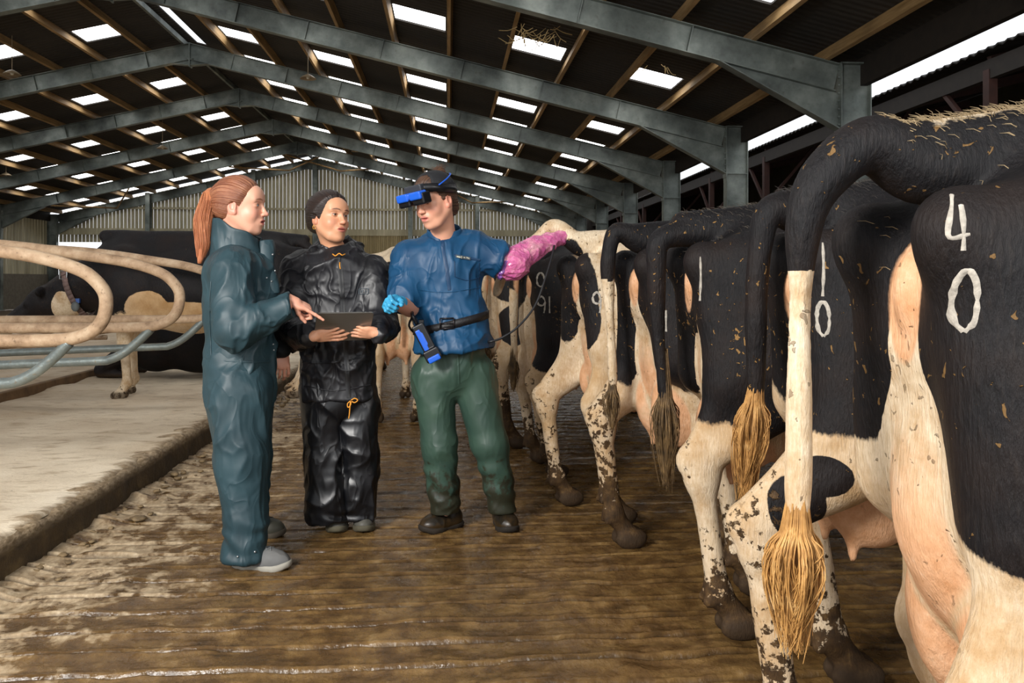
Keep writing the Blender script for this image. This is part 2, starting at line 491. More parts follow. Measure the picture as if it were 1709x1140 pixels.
for i, x in enumerate((-13.9, -9.1, XR, -1.8, 1.4)):
    mb = MB(); ibeam(mb, (x, GY-.3, 0), (x, GY-.3, top(x)), .2, .3, (0, 1, 0)); tag(mb.build('wall_post', M['steel']), kind='structure')
# knee braces near the gable
for i, (x0, x1) in enumerate(((XR+1.2, XR+3.2), (XR-1.2, XR-3.2), (XR-9, XR-7.4), (XR+7.4, XR+9.2))):
    mb = MB().tube([(x0, GY-.4, zroof(abs(x0-XR))-.5), (x1, GY-3.2, zroof(abs(x1-XR))-.28)], .035, 8)
    mb.tube([(x0, GY-.4, zroof(abs(x0-XR))-.5), (2*x0-x1, GY-3.2, zroof(abs(2*x0-x1-XR))-.28)], .035, 8)
    tag(mb.build('wind_brace', M['timber']), kind='structure')
# left side wall, spaced sheets
def sidewall(name, x, y0, y1, z0, z1, mat, pitch=.25):
    V = []; F_ = []; y = y0
    while y < y1:
        n = len(V)
        for (q, r_) in [(0, 0), (.16, 1), (.72, 1), (.885, 0)]: V += [(x+.035*r_, y+q*pitch, z0), (x+.035*r_, y+q*pitch, z1)]
        F_ += [(n+2*i, n+2*i+2, n+2*i+3, n+2*i+1) for i in range(3)]; y += pitch
    o = MB().add(V, F_).build(name, mat); md = o.modifiers.new('solid', 'SOLIDIFY'); md.thickness = .006
    tag(o, kind='structure'); return o
sidewall('wall_left', XR-HS-.45, 8, YB, 1.5, 4.2, M['clad'])
tag(MB().box((XR-HS-.5, 20, .75), (.1, 19, .75)).build('wall_left.001', simple('block_wall', '6e675a', .9, var=.2)), kind='structure')

# neighbouring lean-to on the right: low roof, trusses, dark back wall
XN = 6.9
zn0 = 4.165
mb = MB(); V = []; F_ = []
yy = YA; k = 0
while yy < YB:
    for q in (0, 1):
        dz = .035*q
        V += [(XN, yy+q*.09, zn0+dz), (XN+7, yy+q*.09, zn0+1.7+dz)]
    yy += .18
F_ = [(2*i, 2*i+1, 2*i+3, 2*i+2) for i in range(len(V)//2-1)]
o = MB().add(V, F_).build('lean_to_roof', M['sheet']); o.modifiers.new('s', 'SOLIDIFY').thickness = .02; tag(o, kind='structure')
tag(MB().bar((XN+.15, YA, zn0-.2), (XN+.15, YB, zn0-.2), .1, .25).build('lean_to_beam', M['dark']), kind='structure')
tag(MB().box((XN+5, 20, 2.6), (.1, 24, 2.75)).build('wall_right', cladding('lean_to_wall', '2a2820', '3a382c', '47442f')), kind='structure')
tag(MB().box((9.3, YB+.1, 3), (3.4, .1, 3)).build('wall_right.001', M['dark']), kind='structure')
for i in range(9):
    y = 2.5+BAY*.8*i
    mb = MB().bar((XN+.15, y, 0), (XN+.15, y, zn0-.2), .12, .12, up=(1, 0, 0))
    mb.bar((XN+.15, y, 2.9), (XN+1.3, y, zn0+.1), .06, .06, up=(0, 1, 0)).bar((XN+.15, y, 2.9), (XN+.15, y+1.0, zn0-.25), .06, .06, up=(1, 0, 0))
    mb.bar((XN+.15, y, zn0-.1), (XN+5, y, zn0+1.1), .08, .16)
    tag(mb.build('lean_to_truss', M['rust']), kind='structure')

# ---- hanging lamps on rods
LM = simple('lamp_tin', '8b7a60', .5, .3, var=.2)
def lamp(px, py, Y, label):
    p = at(px, py, Y); zt = zroof(abs(p[0]-XR))-.1
    r = empty('hanging_lamp', p, 0, label, 'lamp', 'tin dish lamps hanging below the roof')
    n = 20; prof = [(.02, .08), (.05, .07), (.12, .03), (.17, -.01), (.175, -.02), (.165, -.015), (.11, .02), (0.02, .05)]
    V = [(q*math.cos(2*PI*j/n), q*math.sin(2*PI*j/n), z) for (q, z) in prof for j in range(n)]
    F_ = [(i*n+j, i*n+(j+1) % n, (i+1)*n+(j+1) % n, (i+1)*n+j) for i in range(len(prof)-1) for j in range(n)]
    MB().add(V, F_).build('shade', LM, r, True)
    MB().tube([(0, 0, .06), (0, 0, zt-p[2])], .008, 6).build('rod', LM, r)
    MB().add(*sph((0, 0, .01), .04, 10)).build('bulb', simple('lamp_glass', 'c9c2b0', .3), r, True)
def sph(c, r, n=12):
    rr = [r]*3 if np.isscalar(r) else r; V = []; m = n//2
    for i in range(m+1):
        for j in range(n):
            a = PI*i/m; b = 2*PI*j/n
            V.append((c[0]+rr[0]*math.sin(a)*math.cos(b), c[1]+rr[1]*math.sin(a)*math.sin(b), c[2]+rr[2]*math.cos(a)))
    F_ = [(i*n+j, (i+1)*n+j, (i+1)*n+(j+1) % n, i*n+(j+1) % n) for i in range(m) for j in range(n)]
    return V, F_
lamp(514, 130, 17.6, 'tin dish lamp hanging on a long rod right of the ridge, before the second rafter')
lamp(20, 123, 17.6, 'tin dish lamp hanging from the left roof slope at the edge of the picture')
lamp(271, 247, 26.5, 'small dish lamp hanging above the red-haired woman, on the left roof slope')
lamp(594, 252, 30, 'far dish lamp hanging above the woman with the tablet')
lamp(900, 207, 22, 'dish lamp with pinkish shade hanging right of the man with the goggles')
lamp(10, 292, 28, 'small far lamp low over the cubicles at the left edge')
# dry straw caught in the roof
random.seed(4)
def strawbunch(px, py, Y, n, L, label):
    p = at(px, py, Y)-np.array([0, 0, .12]); mb = MB()
    for i in range(n):
        a = np.array([random.uniform(-.5, .5)*L, random.uniform(-.1, .1), random.uniform(-.35, -.1)*L])
        b = a+np.array([random.uniform(-1, 1)*L*.6, random.uniform(-.1, .1), random.uniform(-.35, .1)*L])
        mid = (a+b)/2+np.array([0, 0, -abs(random.gauss(0, .12))*L])
        mb.tube(spline([a, mid, b], 5), .006, 4)
    o = mb.build('straw_wisp', simple('straw', '9a8358', .8), off=(0, 0, 0)); o.location = p
    tag(o, label, 'straw', kind='stuff')
strawbunch(895, 22, 12.6, 26, .7, 'wispy dry straw hanging below a rooflight above the man')
strawbunch(1100, 90, 12.4, 6, .35, 'few straw stems hanging under the rooflight beside the near rafter')
# ================================================================ floor, kerb, cubicle bed
def mudmat():
    t = NT('wet_slatted_floor'); c = t.geo()
    at_ = t.sep(t.attr('fl'))          # R groove, G dryness, B clod height
    n1 = t.noise(c, 1.1, 6, .6); n2 = t.noise(c, 9, 6, .65); n3 = t.noise(t.geo((1, .5, 1)), 38, 5, .6)
    col = t.ramp(n2, [(.25, '3a2a17'), (.45, '604728'), (.62, '83663c'), (.8, 'a68c64')])
    col = t.mix(t.ramp(n1, [(.45, 0.), (.66, .6)]), col, '4a3619')
    dry = t.math('ADD', at_[1], t.math('ADD', t.math('MULTIPLY', t.math('SUBTRACT', n2, .5), 1.5), t.math('MULTIPLY', t.math('SUBTRACT', t.noise(t.geo((.6, 1.6, 1)), 3, 4), .5), .9)))
    dm = t.ramp(dry, [(.42, 0.), (.6, 1.)])
    dc = t.ramp(n3, [(.3, '8d7657'), (.6, 'b5a081'), (.8, 'd2c0a2')])
    col = t.mix(dm, col, dc)
    col = t.mix(t.math('MULTIPLY', at_[0], 1.), col, '1d140a')
    # wet: low roughness where not dry
    rr = t.ramp(t.noise(c, 14, 5, .6), [(.35, .12), (.65, .42)])
    rough = t.math('ADD', rr, t.math('MULTIPLY', dm, .45))
    b = t.bump(n3, .55, .006); b = t.bump(t.noise(c, 90, 4), .35, .003, b); b = t.bump(n2, .5, .02, b)
    return t.out(col, rough, b, Specular_IOR_Level=.6)
MUD = mudmat()
def floorh(X, Y):
    P = np.stack([X, Y, 0*X], -1)
    wob = .006*vn(P*[3, 1, 1], 5)+.004*vn(P*[14, 2, 1], 6)
    g = ((Y+wob)/.158) % 1.0; g = np.minimum(g, 1-g)*.158       # distance to the groove line
    gm = np.exp(-(g/.0095)**4)
    side = ss(-1.8, -.4, X)
    lump = np.maximum(fbm(P*[7, 12, 1], 4, 3), 0)*.006+np.maximum(vn(P*[30, 45, 1], 9), 0)*.003
    clod = ss(.35, .9, fbm(P*[2.2, 3.2, 1], 3, 21))*.010
    fill = ss(.0, .7, fbm(P*[1.6, 2.6, 1], 2, 31))
    edge = ss(-1.6, -1.78, X)*.02*(1+vn(P*[6, 5, 1], 8))
    cl = edge+ss(.45, .9, vn(P*[7, 9, 1], 77))*ss(-1.2, -1.7, X)*.02
    h = -.030*gm*(1-.45*fill)+.004*np.exp(-((g-.022)/.010)**2)+lump+clod+np.maximum(cl, 0)
    dry = ss(-.55, -1.6, X+.25*fbm(P*[.8, .8, 1], 2, 61))*.52+.06
    dry = dry*(1-.6*ss(7, 12, Y))
    return h, gm*(1-.25*ss(.5, 1.1, fill+.4*vn(P*[5, 9, 1], 4))), dry
ysf = [1.2]
while ysf[-1] < 9.0: ysf.append(ysf[-1]+(.0065+.003*max(0, ysf[-1]-2.2)))
while ysf[-1] < 46: ysf.append(ysf[-1]*1.02)
xsf = list(np.arange(-1.77, 3.2, .024))+list(np.arange(3.2, 13, .3))
def gridmesh(name, xs, ys, hf, mat, an='fl'):
    X, Y = np.meshgrid(xs, ys, indexing='ij'); h, a, b = hf(X, Y)
    nx, ny = X.shape; V = np.stack([X, Y, h], -1).reshape(-1, 3)
    i = np.arange(nx*ny).reshape(nx, ny)
    Q = np.stack([i[:-1, :-1], i[1:, :-1], i[1:, 1:], i[:-1, 1:]], -1).reshape(-1, 4)
    o = pmesh(name, V, Q, mat, attrs={an: np.stack([a, b, 0*a], -1).reshape(-1, 3)})
    return o
o = gridmesh('floor', xsf, ysf, floorh, MUD); tag(o, kind='structure', label='wet muddy grooved concrete alley floor')
tag(MB().box((-3, 20, -.15), (16.5, 26, .1)).build('ground', simple('subfloor', '4a3a24', .9, var=.2)), kind='structure')

def bedmat():
    t = NT('dusty_cubicle_bed'); c = t.geo()
    n1 = t.noise(c, .9, 6, .6); n2 = t.noise(t.geo((1, 2.4, 1)), 5, 6, .65); n3 = t.noise(c, 60, 5)
    col = t.ramp(n1, [(.3, 'c4b094'), (.55, 'e2d2b8'), (.75, 'eee2cc')])
    col = t.mix(t.ramp(n2, [(.52, 0.), (.68, .55)]), col, '8f7453')
    col = t.mix(t.ramp(t.noise(t.geo((1, 2, 1)), 17, 3), [(.70, 0.), (.74, .9)]), col, '3b2a18')
    sx = t.node('ShaderNodeSeparateXYZ', {0: t.geo()}); far = t.node('ShaderNodeMapRange', {0: sx.outputs[0], 1: -2.6, 2: -3.6, 3: 0., 4: .5}).outputs[0]
    col = t.mix(far, col, '7d6446')
    ed = t.node('ShaderNodeMapRange', {0: sx.outputs[0], 1: -1.98, 2: -1.79, 3: 0., 4: .62}).outputs[0]
    em = t.ramp(t.math('ADD', ed, t.math('MULTIPLY', t.math('SUBTRACT', n2, .5), .9)), [(.42, 0.), (.62, .85)])
    col = t.mix(em, col, t.mix(n3, '5a452b', 'a08763'))
    return t.out(col, .85, t.bump(n3, .5, .006, t.bump(n2, .4, .02)))
def bedh(X, Y):
    P = np.stack([X, Y, 0*X], -1)
    return .180+.012*ss(-1.95, -1.80, X)*(.3+np.maximum(0, fbm(P*[10, 9, 1], 3, 44)))-.02*ss(-1.80, -1.785, X)+.006*fbm(P*4, 3, 41)+np.maximum(0, vn(P*[14, 20, 1], 43)-.55)*.03*ss(-2.2, -3.4, X)+.02*ss(-3.0, -3.7, X)*(1+vn(P*3, 2)), 0*X, 0*X
BEDM = bedmat()
o = gridmesh('floor_bed', list(np.arange(-10, -1.95, .05))+[-1.93, -1.90, -1.87, -1.84, -1.815, -1.795, -1.785], np.concatenate([np.arange(1.0, 12, .05), np.arange(12, 40, .5)]), bedh, BEDM); tag(o, kind='structure', label='raised cubicle bed covered in pale sawdust')
# kerb with crusted edge
def kerb():
    ysk = np.concatenate([np.arange(1.0, 14, .025), np.arange(14, 40, .4)])
    prof = [(-1.755, -.02), (-1.755, .05), (-1.757, .1), (-1.76, .145), (-1.775, .168), (-1.80, .176), (-1.84, .176), (-1.88, .172), (-1.95, .165)]
    V = []
    for (x, z) in prof:
        P = np.stack([0*ysk+x*3, ysk*7, 0*ysk+z*9], -1); n = fbm(P, 3, 90); wv_ = .012*vn(np.stack([ysk*1.5, 0*ysk, 0*ysk], -1), 7)
        topm = 1 if z > .14 else .4
        V.append(np.stack([x+.010*n*topm+wv_, ysk, z+0*ysk+(.008*n if z > .1 else 0)+(.012*np.maximum(0, vn(P*2.5, 3)) if z > .16 else 0)], -1))
    m = len(ysk); V = np.concatenate(V); i = np.arange(len(prof)*m).reshape(len(prof), m)
    Q = np.stack([i[:-1, :-1], i[:-1, 1:], i[1:, 1:], i[1:, :-1]], -1).reshape(-1, 4)
    t = NT('crusted_kerb'); c = t.geo(); n = t.noise(c, 7, 6, .65); n2 = t.noise(t.geo((1, 1, 3)), 26, 4)
    sz = t.node('ShaderNodeSeparateXYZ', {0: c})
    up = t.node('ShaderNodeMapRange', {0: sz.outputs[2], 1: .12, 2: .19}).outputs[0]
    col = t.ramp(n, [(.3, '2c2114'), (.55, '4a3a22'), (.75, '6d5a3a')])
    topc = t.ramp(n2, [(.35, '7a6548'), (.6, 'b39d7e'), (.8, 'd2c0a2')])
    m_ = t.out(t.mix(up, col, topc), .7, t.bump(n, .8, .02, t.bump(n2, .6, .008)))
    o = pmesh('kerb', V, Q, m_); tag(o, kind='structure', label='dung-crusted concrete kerb along the cubicle bed')
kerb()
tag(MB().box((-5.9, 20, .07), (4.05, 19, .08)).build('trim_2', M['dark']), kind='structure')
# brisket board
BM = simple('brisket_board', '6b5236', .85, var=.35, bump=.5)
tag(MB().bar((-3.78, 1.5, .215), (-3.78, 38, .215), .06, .11).build('brisket_board', BM, bev=.01), 'long dusty brown board lying across the cubicle bed under the rails', 'board')
# dung clods by the kerb and on the alley
def clods():
    rnd = random.Random(3); mb = MB(); 
    for i in range(110):
        kerbside = True
        Y = rnd.uniform(2.2, 9)
        X = (-1.73+abs(rnd.gauss(0, .10))) if kerbside else rnd.uniform(-1.3, 1.6)
        r_ = rnd.uniform(.006, .024)*(1 if rnd.random() > .1 else 1.5) if kerbside else rnd.uniform(.006, .016)
        V, F_ = sph((0, 0, 0), r_, 10); V = np.array(V); V *= (1+.5*vn(V*70+i, 5)+.3*vn(V*160+i, 6))[:, None]; V[:, 2] *= .45
        mb.add(V+np.array([X, Y, r_*.35+.01]), F_)
    o = mb.build('dung_clods', simple('dung', '7a6648', .7, var=.4, sc=20, bump=.8), smooth=True)
    tag(o, 'crumbly dried dung scattered along the foot of the kerb', 'dung', kind='stuff')
clods()
# ---------------------------------------------------------------- cubicle dividers
def railmat(name, dusty):
    t = NT(name); c = t.geo(); n = t.noise(c, 9, 6, .65); n2 = t.noise(c, 45, 4)
    if dusty: col = t.ramp(n, [(.3, '8a6f54'), (.5, 'b39678'), (.72, 'cdb597')]); col = t.mix(t.ramp(n2, [(.62, 0.), (.72, .6)]), col, '5d4630'); r = .7
    else: col = t.ramp(n, [(.3, '6c7472'), (.6, '87908d'), (.8, '9fa6a0')]); col = t.mix(t.ramp(n2, [(.6, 0.), (.7, .5)]), col, '8a7150'); r = .45
    return t.out(col, r, t.bump(n2, .6, .004, t.bump(n, .5, .01)), Metallic=0. if dusty else .5)
MD, MG = railmat('dusty_tube', 1), railmat('galvanised_tube', 0)
XT = -1.80
def divider(Y, label, grp=None):
    r = empty('cubicle_divider', (XT-.9, Y, .17), 0, label, 'cubicle rail', grp); off = (XT-.9, Y, .17)
    T = lambda x, z: (XT+x, Y, z)
    # calibrated on the nearest loop
    # outline of the nearest loop, reused for every divider
    q = lambda pts: [(at(x, y, 4.42)[0]-XT, at(x, y, 4.42)[2]) for x, y in pts]
    top = [(-2.15, 1.50), (-1.2, 1.46)]+q([(0, 419), (79, 433), (132, 450), (158, 467), (176, 493), (174, 527), (158, 550), (126, 564), (79, 568), (0, 569)])+[(-1.2, .90), (-2.15, .90)]
    mb = MB().tube(spline([T(*p) for p in top], 7), .035, 14); mb.build('loop_rail', MD, r, True, off)
    low = q([(115, 572), (105, 582), (79, 606), (53, 625), (26, 637), (0, 640)])
    mb = MB().tube(spline([T(*p) for p in low]+[T(-1.0, .66), T(-2.15, .62)], 6), .03, 12)
    mb.build('lower_rail', MG, r, True, off)
    mb = MB().tube([T(-2.15, .0), T(-2.15, 1.66)], .04, 12); mb.build('post', MG, r, True, off)
    return r
DL = ['nearest dusty cubicle loop rail with its rounded end by the left edge', 'second dusty cubicle loop rail, its rounded end before the white cow legs', 'third dusty cubicle rail running behind the ponytail of the red-haired woman',
      'fourth cubicle rail hidden largely behind the two women', 'fifth cubicle rail far behind the two women']
for i in range(3): divider(4.42+1.17*i, DL[i], 'cubicle loop rails')
# horizontal head rails along the cubicles
for (x, z, lab) in ((-4.03, 1.45, 'upper tube rail running along the head of the cubicles'), (-4.03, .62, 'lower tube rail running along the head of the cubicles'), (-5.2, .55, 'tube rail beyond the brisket board at the cubicle heads')):
    tag(MB().tube([(x, 2.4, z), (x, 20, z)], .03, 10).build('head_rail', MD, smooth=True), lab, 'rail')
for i in range(4):
    Y = 6.2+1.17*i; mb = MB().tube(spline([(-7.2, Y, .95), (-5.6, Y, .9), (-5.2, Y, .75), (-4.9, Y, .6), (-4.5, Y, .55), (-4.0, Y, .55)], 6), .03, 10)
    tag(mb.build('far_rail', MD, smooth=True), 'dusty tube rail of the opposite cubicle row, low behind the near loops', 'rail', 'rails of the opposite cubicle row')
# feed barrier in front of the cows
mb = MB()
for z in (1.32, .32): tag(MB().tube([(2.98, .5, z), (2.98, 22, z)], .032, 10).build('feed_rail', MG, smooth=True), 'galvanised feed rail in front of the row of cows, %s' % ('upper' if z > 1 else 'lower'), 'rail')
# ================================================================ cows
def cowmat():
    t = NT('holstein_coat'); c = t.coord(); a = t.sep(t.attr('coat')); b = t.sep(t.attr('coat2'))
    fur = t.noise(t.coord((1, 1, .22)), 150, 5, .65); fine = t.noise(c, 26, 6, .7); big = t.noise(c, 5, 4)
    # a0 black field (0.5 = edge), a1 mud, a2 bare pink skin ; b0 tan tint, b1 horn
    e = t.math('ADD', a[0], t.math('MULTIPLY', t.math('SUBTRACT', fine, .5), .10))
    e = t.math('ADD', e, t.math('MULTIPLY', t.math('SUBTRACT', fur, .5), .06))
    blk = t.ramp(e, [(.485, 0.), (.515, 1.)])
    bcol = t.ramp(fur, [(.3, '060506'), (.52, '0e0c0f'), (.8, '231e1b')])
    bcol = t.mix(t.ramp(big, [(.45, 0.), (.75, .7)]), bcol, '251811')
    wcol = t.ramp(fur, [(.3, 'c9b291'), (.55, 'e0cdb0'), (.8, 'efe0ca')])
    tan = t.mix(t.ramp(t.noise(c, 8, 5, .6), [(.35, .0), (.65, 1.)]), 'd6b183', 'b98f5c')
    gr = t.ramp(t.math('ADD', t.noise(c, 9, 6, .7), t.math('MULTIPLY', t.math('SUBTRACT', big, .5), .6)), [(.43, 0.), (.68, .85)])
    wcol = t.mix(gr, wcol, 'b08d62')
    wcol = t.mix(t.math('MULTIPLY', b[0], 1.), wcol, tan)
    col = t.mix(blk, wcol, bcol)
    pink = t.ramp(fine, [(.3, 'cb9468'), (.6, 'e0ae86'), (.8, 'efceac')])
    pm = t.ramp(t.math('ADD', a[2], t.math('MULTIPLY', t.math('SUBTRACT', fine, .5), .5)), [(.25, 0.), (.75, 1.)])
    col = t.mix(pm, col, pink)
    m1 = t.math('ADD', a[1], t.math('MULTIPLY', t.math('SUBTRACT', t.noise(c, 34, 5, .65), .5), 1.5))
    mud = t.ramp(m1, [(.50, 0.), (.56, 1.)])
    mcol = t.ramp(fine, [(.3, '2c1f13'), (.55, '4d3820'), (.8, '7d6038')])
    col = t.mix(mud, col, mcol)
    fk = t.math('ADD', t.noise(c, 48, 2, .5, .6), t.math('MULTIPLY', t.math('SUBTRACT', t.noise(c, 3.2, 3), .5), .5))
    fleck = t.math('MULTIPLY', t.ramp(fk, [(.69, 0.), (.705, 1.)]), b[2])
    col = t.mix(fleck, col, t.mix(blk, '4a3720', '8f6c3c'))
    col = t.mix(b[1], col, '3a2c1e')
    rough = t.mix(blk, (.75, .75, .75), (.63, .63, .63))
    rr = t.math('SUBTRACT', t.math('MULTIPLY_ADD', blk, -.12, .72), t.math('MULTIPLY', a[2], .15))
    h = t.math('ADD', t.math('MULTIPLY', fur, .9), t.math('MULTIPLY', mud, .8))
    h = t.math('ADD', h, fleck)
    n = t.bump(h, .85, .006, t.bump(t.noise(c, 7, 3), .35, .02))
    return t.out(col, rr, n, Specular_IOR_Level=.28)
COAT = cowmat()
BRAND = simple('freeze_brand', 'a8a196', .85, var=.3, sc=90, bump=.5, bsc=150)
SWITCH = {}
def switchmat(name, c1, c2, c3):
    t = NT(name); c = t.coord(); n = t.noise(c, 30, 4); 
    return t.out(t.ramp(n, [(.3, c1), (.55, c2), (.8, c3)]), .6)
SWITCH['gold'] = switchmat('tail_hair_gold', '8a5f2c', 'b98a4c', 'd9b478')
SWITCH['mud'] = switchmat('tail_hair_dirty', '3d2d18', '6a5231', '96784c')
SWITCH['tan'] = switchmat('tail_hair_tan', '7c5f36', 'a88752', 'cbae7c')

def cow_sdf(hf, ff=((1.5, -.17), (1.5, .17)), head='down', tail=None, udder=1., lying=False, rear=0., hz=1.0, hockz=.56, tw=None):
    """cow in its own frame: +x towards the head, origin on the ground under the pin bones.
    hf: hind feet (x, y) right then left; ff: front feet"""
    s = Sdf(); K = .07
    if lying: return lying_sdf()
    s.ell((1.42, 0, 1.0), (.36, .27, .42), K).ell((.98, 0, .97), (.55, .35, .40), K).ell((.62, 0, 1.02), (.35, .32, .34), K)
    s.cap((.25, 0, 1.33), (1.55, 0, 1.35), .13, .12, K)
    s.ell((.33, 0, 1.16), (.33, .25, .28), K)
    for y in (-1, 1):
        s.cap((.50, .25*y, 1.385), (.42, .05*y, 1.45), .05, .045, .06)          # hook bone to spine
        s.cap((.50, .26*y, 1.38), (.03, .135*y, 1.30), .055, .05, .07)          # hook to pin
        s.ell((.01, .13*y, 1.285), (.055, .05, .06), .04)
    s.cap((.42, 0, 1.46), (-.015, 0, 1.425), .05, .042, .05)                    # tail head
    s.cap((.42, 0, 1.45), (1.75, 0, 1.45), .045, .05, .06)                      # spine
    # paralumbar hollow, flank
    for y in (-1, 1): s.ell((.78, .36*y, 1.27), (.13, .05, .08), .08, '-')
    for i, (fx, fy) in enumerate(hf):
        y = -1 if i == 0 else 1
        hx = fx-.055; hy = fy*.98
        s.cap((.24, .14*y, 1.20), (.24, .18*y, .95), .17, .16, .08)             # thigh
        s.cap((.07, .125*y, 1.22), (.10+.1*(fx), .17*y, .88), .075, .10, .06)   # rear thigh muscle
        kx = .33+.30*fx; s.ell((kx+.10, .22*y, .86), (.14, .09, .16), .08)      # stifle
        s.cap((kx-.04, .20*y, .87), (hx+.01, hy, hockz+.05), .125, .052, .07)   # gaskin
        s.cap((.09+.35*hx, .18*y, .84), (hx-.045, hy, hockz+.06), .055, .026, .05)  # achilles
        s.ell((hx, hy, hockz), (.062, .05, .075), .035); s.ell((hx-.055, hy, hockz+.045), (.03, .026, .045), .025)
        s.cap((hx, hy, hockz-.03), (fx, fy, .17), .043, .036, .04)
        s.ell((fx, fy, .155), (.047, .047, .05), .03)
        s.cap((fx+.01, fy, .14), (fx+.06, fy, .075), .04, .045, .02)
        for q in (-1, 1):
            s.ell((fx+.075, fy+.031*q, .045), (.078, .033, .05), .008)
            s.ell((fx-.04, fy+.025*q, .13), (.018, .013, .02), .012)
    for i, (fx, fy) in enumerate(ff):
        y = -1 if i == 0 else 1
        s.ell((1.50, .19*y, 1.08), (.17, .10, .27), .07)
        s.cap((1.48, .19*y, .92), (fx+.02, fy, .52), .11, .06, .07)
        s.ell((fx+.025, fy, .47), (.055, .05, .06), .03)
        s.cap((fx+.02, fy, .44), (fx, fy, .15), .042, .036, .03); s.ell((fx, fy, .145), (.045, .045, .045), .03)
        s.cap((fx+.01, fy, .13), (fx+.05, fy, .07), .038, .043, .02)
        for q in (-1, 1): s.ell((fx+.065, fy+.03*q, .042), (.072, .032, .047), .008)
    # neck and head
    s.ell((1.68, 0, .93), (.17, .13, .22), .08)
    if head == 'down':
        s.cap((1.62, 0, 1.22), (2.15, 0, 1.02), .19, .135, .08); A, B = (2.22, 0, 1.02), (2.50, 0, .68)
    elif head == 'level':
        s.cap((1.62, 0, 1.24), (2.2, 0, 1.20), .20, .13, .08); s.cap((1.7, 0, 1.0), (2.2, 0, 1.08), .1, .09, .08); A, B = (2.30, 0, 1.22), (2.70, 0, 1.0)
    else:
        s.cap((1.62, 0, 1.2), (2.2, 0, .88), .22, .15, .08); s.cap((1.68, 0, .98), (2.2, 0, .78), .13, .10, .08); A, B = (2.27, 0, .86), (2.62, 0, .62)
    A, B = np.array(A), np.array(B); dd = (B-A)/np.linalg.norm(B-A); up = np.cross(dd, (0, 1, 0)); up = up*np.sign(up[2])
    s.ell(A, (.15, .115, .13), .05); s.cap(A, B-.05*dd, .115, .072, .05); s.ell(B, (.075, .07, .07), .03)
    for q in (-1, 1):
        e = A+up*.05-dd*.09+np.array([0, .17*q, 0]); s.ell(e, (.035, .085, .055), .03)
        s.ell(A+up*.05+dd*.10+np.array([0, .095*q, 0]), .028, .02); s.ell(B+up*.03+np.array([0, .045*q, 0]), .014, .01, '-')
    # udder
    u = udder
    if u:
        s.ell((.34, 0, .79-.06*u), (.24, .155*u, .18), .05); s.ell((.17-rear, 0, .90-rear*.6), (.115+rear*.5, .115*u, .21+rear*.6), .05)
        s.ell((.20, -.07*u, .75-.06*u), (.14, .085, .16*u), .03); s.ell((.20, .07*u, .75-.06*u), (.14, .085, .16*u), .03)
        for x in (.14, .38):
            for y in (-1, 1): s.cap((x, .075*y*u, .66-.06*u-.05*(u-1)), (x, .08*y*u, .56-.06*u-.05*(u-1)), .022, .014, .02)
    # perineum hollow and vulva
    s.ell((-.055, 0, 1.20), (.07, .052, .12), .05, '-')
    s.ell((.018, 0, 1.205), (.022, .028, .06), .02)
    if tail:
        pts = spline([t[:3] for t in tail], 5); rr = np.interp(np.linspace(0, 1, len(pts)), np.linspace(0, 1, len(tail)), [t[3] for t in tail])
        s.chain(pts, list(rr), .012)
    return s
def lying_sdf():
    s = Sdf(); K = .08
    s.ell((1.40, 0, .48), (.38, .33, .42), K).ell((.9, 0, .44), (.58, .42, .40), K).ell((.35, 0, .46), (.36, .36, .38), K)
    s.cap((.15, 0, .78), (1.6, 0, .84), .10, .1, K)
    s.cap((.42, .24, .78), (.42, -.24, .78), .05, .05, .06); s.cap((.2, 0, .83), (-.05, 0, .74), .05, .04, .05)
    for y in (-1, 1):
        s.cap((.35, .26*y, .45), (.62, .42*y, .22), .2, .12, .08); s.cap((.62, .42*y, .18), (.25, .5*y, .1), .1, .055, .05)
        s.cap((.25, .5*y, .1), (.6, .56*y, .06), .05, .04, .03); s.ell((.66, .57*y, .05), (.08, .045, .045), .02)
        s.cap((1.55, .22*y, .35), (1.9, .25*y, .12), .12, .06, .06); s.cap((1.9, .25*y, .08), (1.6, .22*y, .06), .05, .04, .03)
    s.cap((1.6, 0, .7), (2.1, 0, .85), .2, .13, .08); s.cap((2.15, 0, .88), (2.5, 0, .62), .12, .07, .05)
    for q in (-1, 1): s.ell((2.1, .17*q, .93), (.035, .085, .05), .03)
    return s
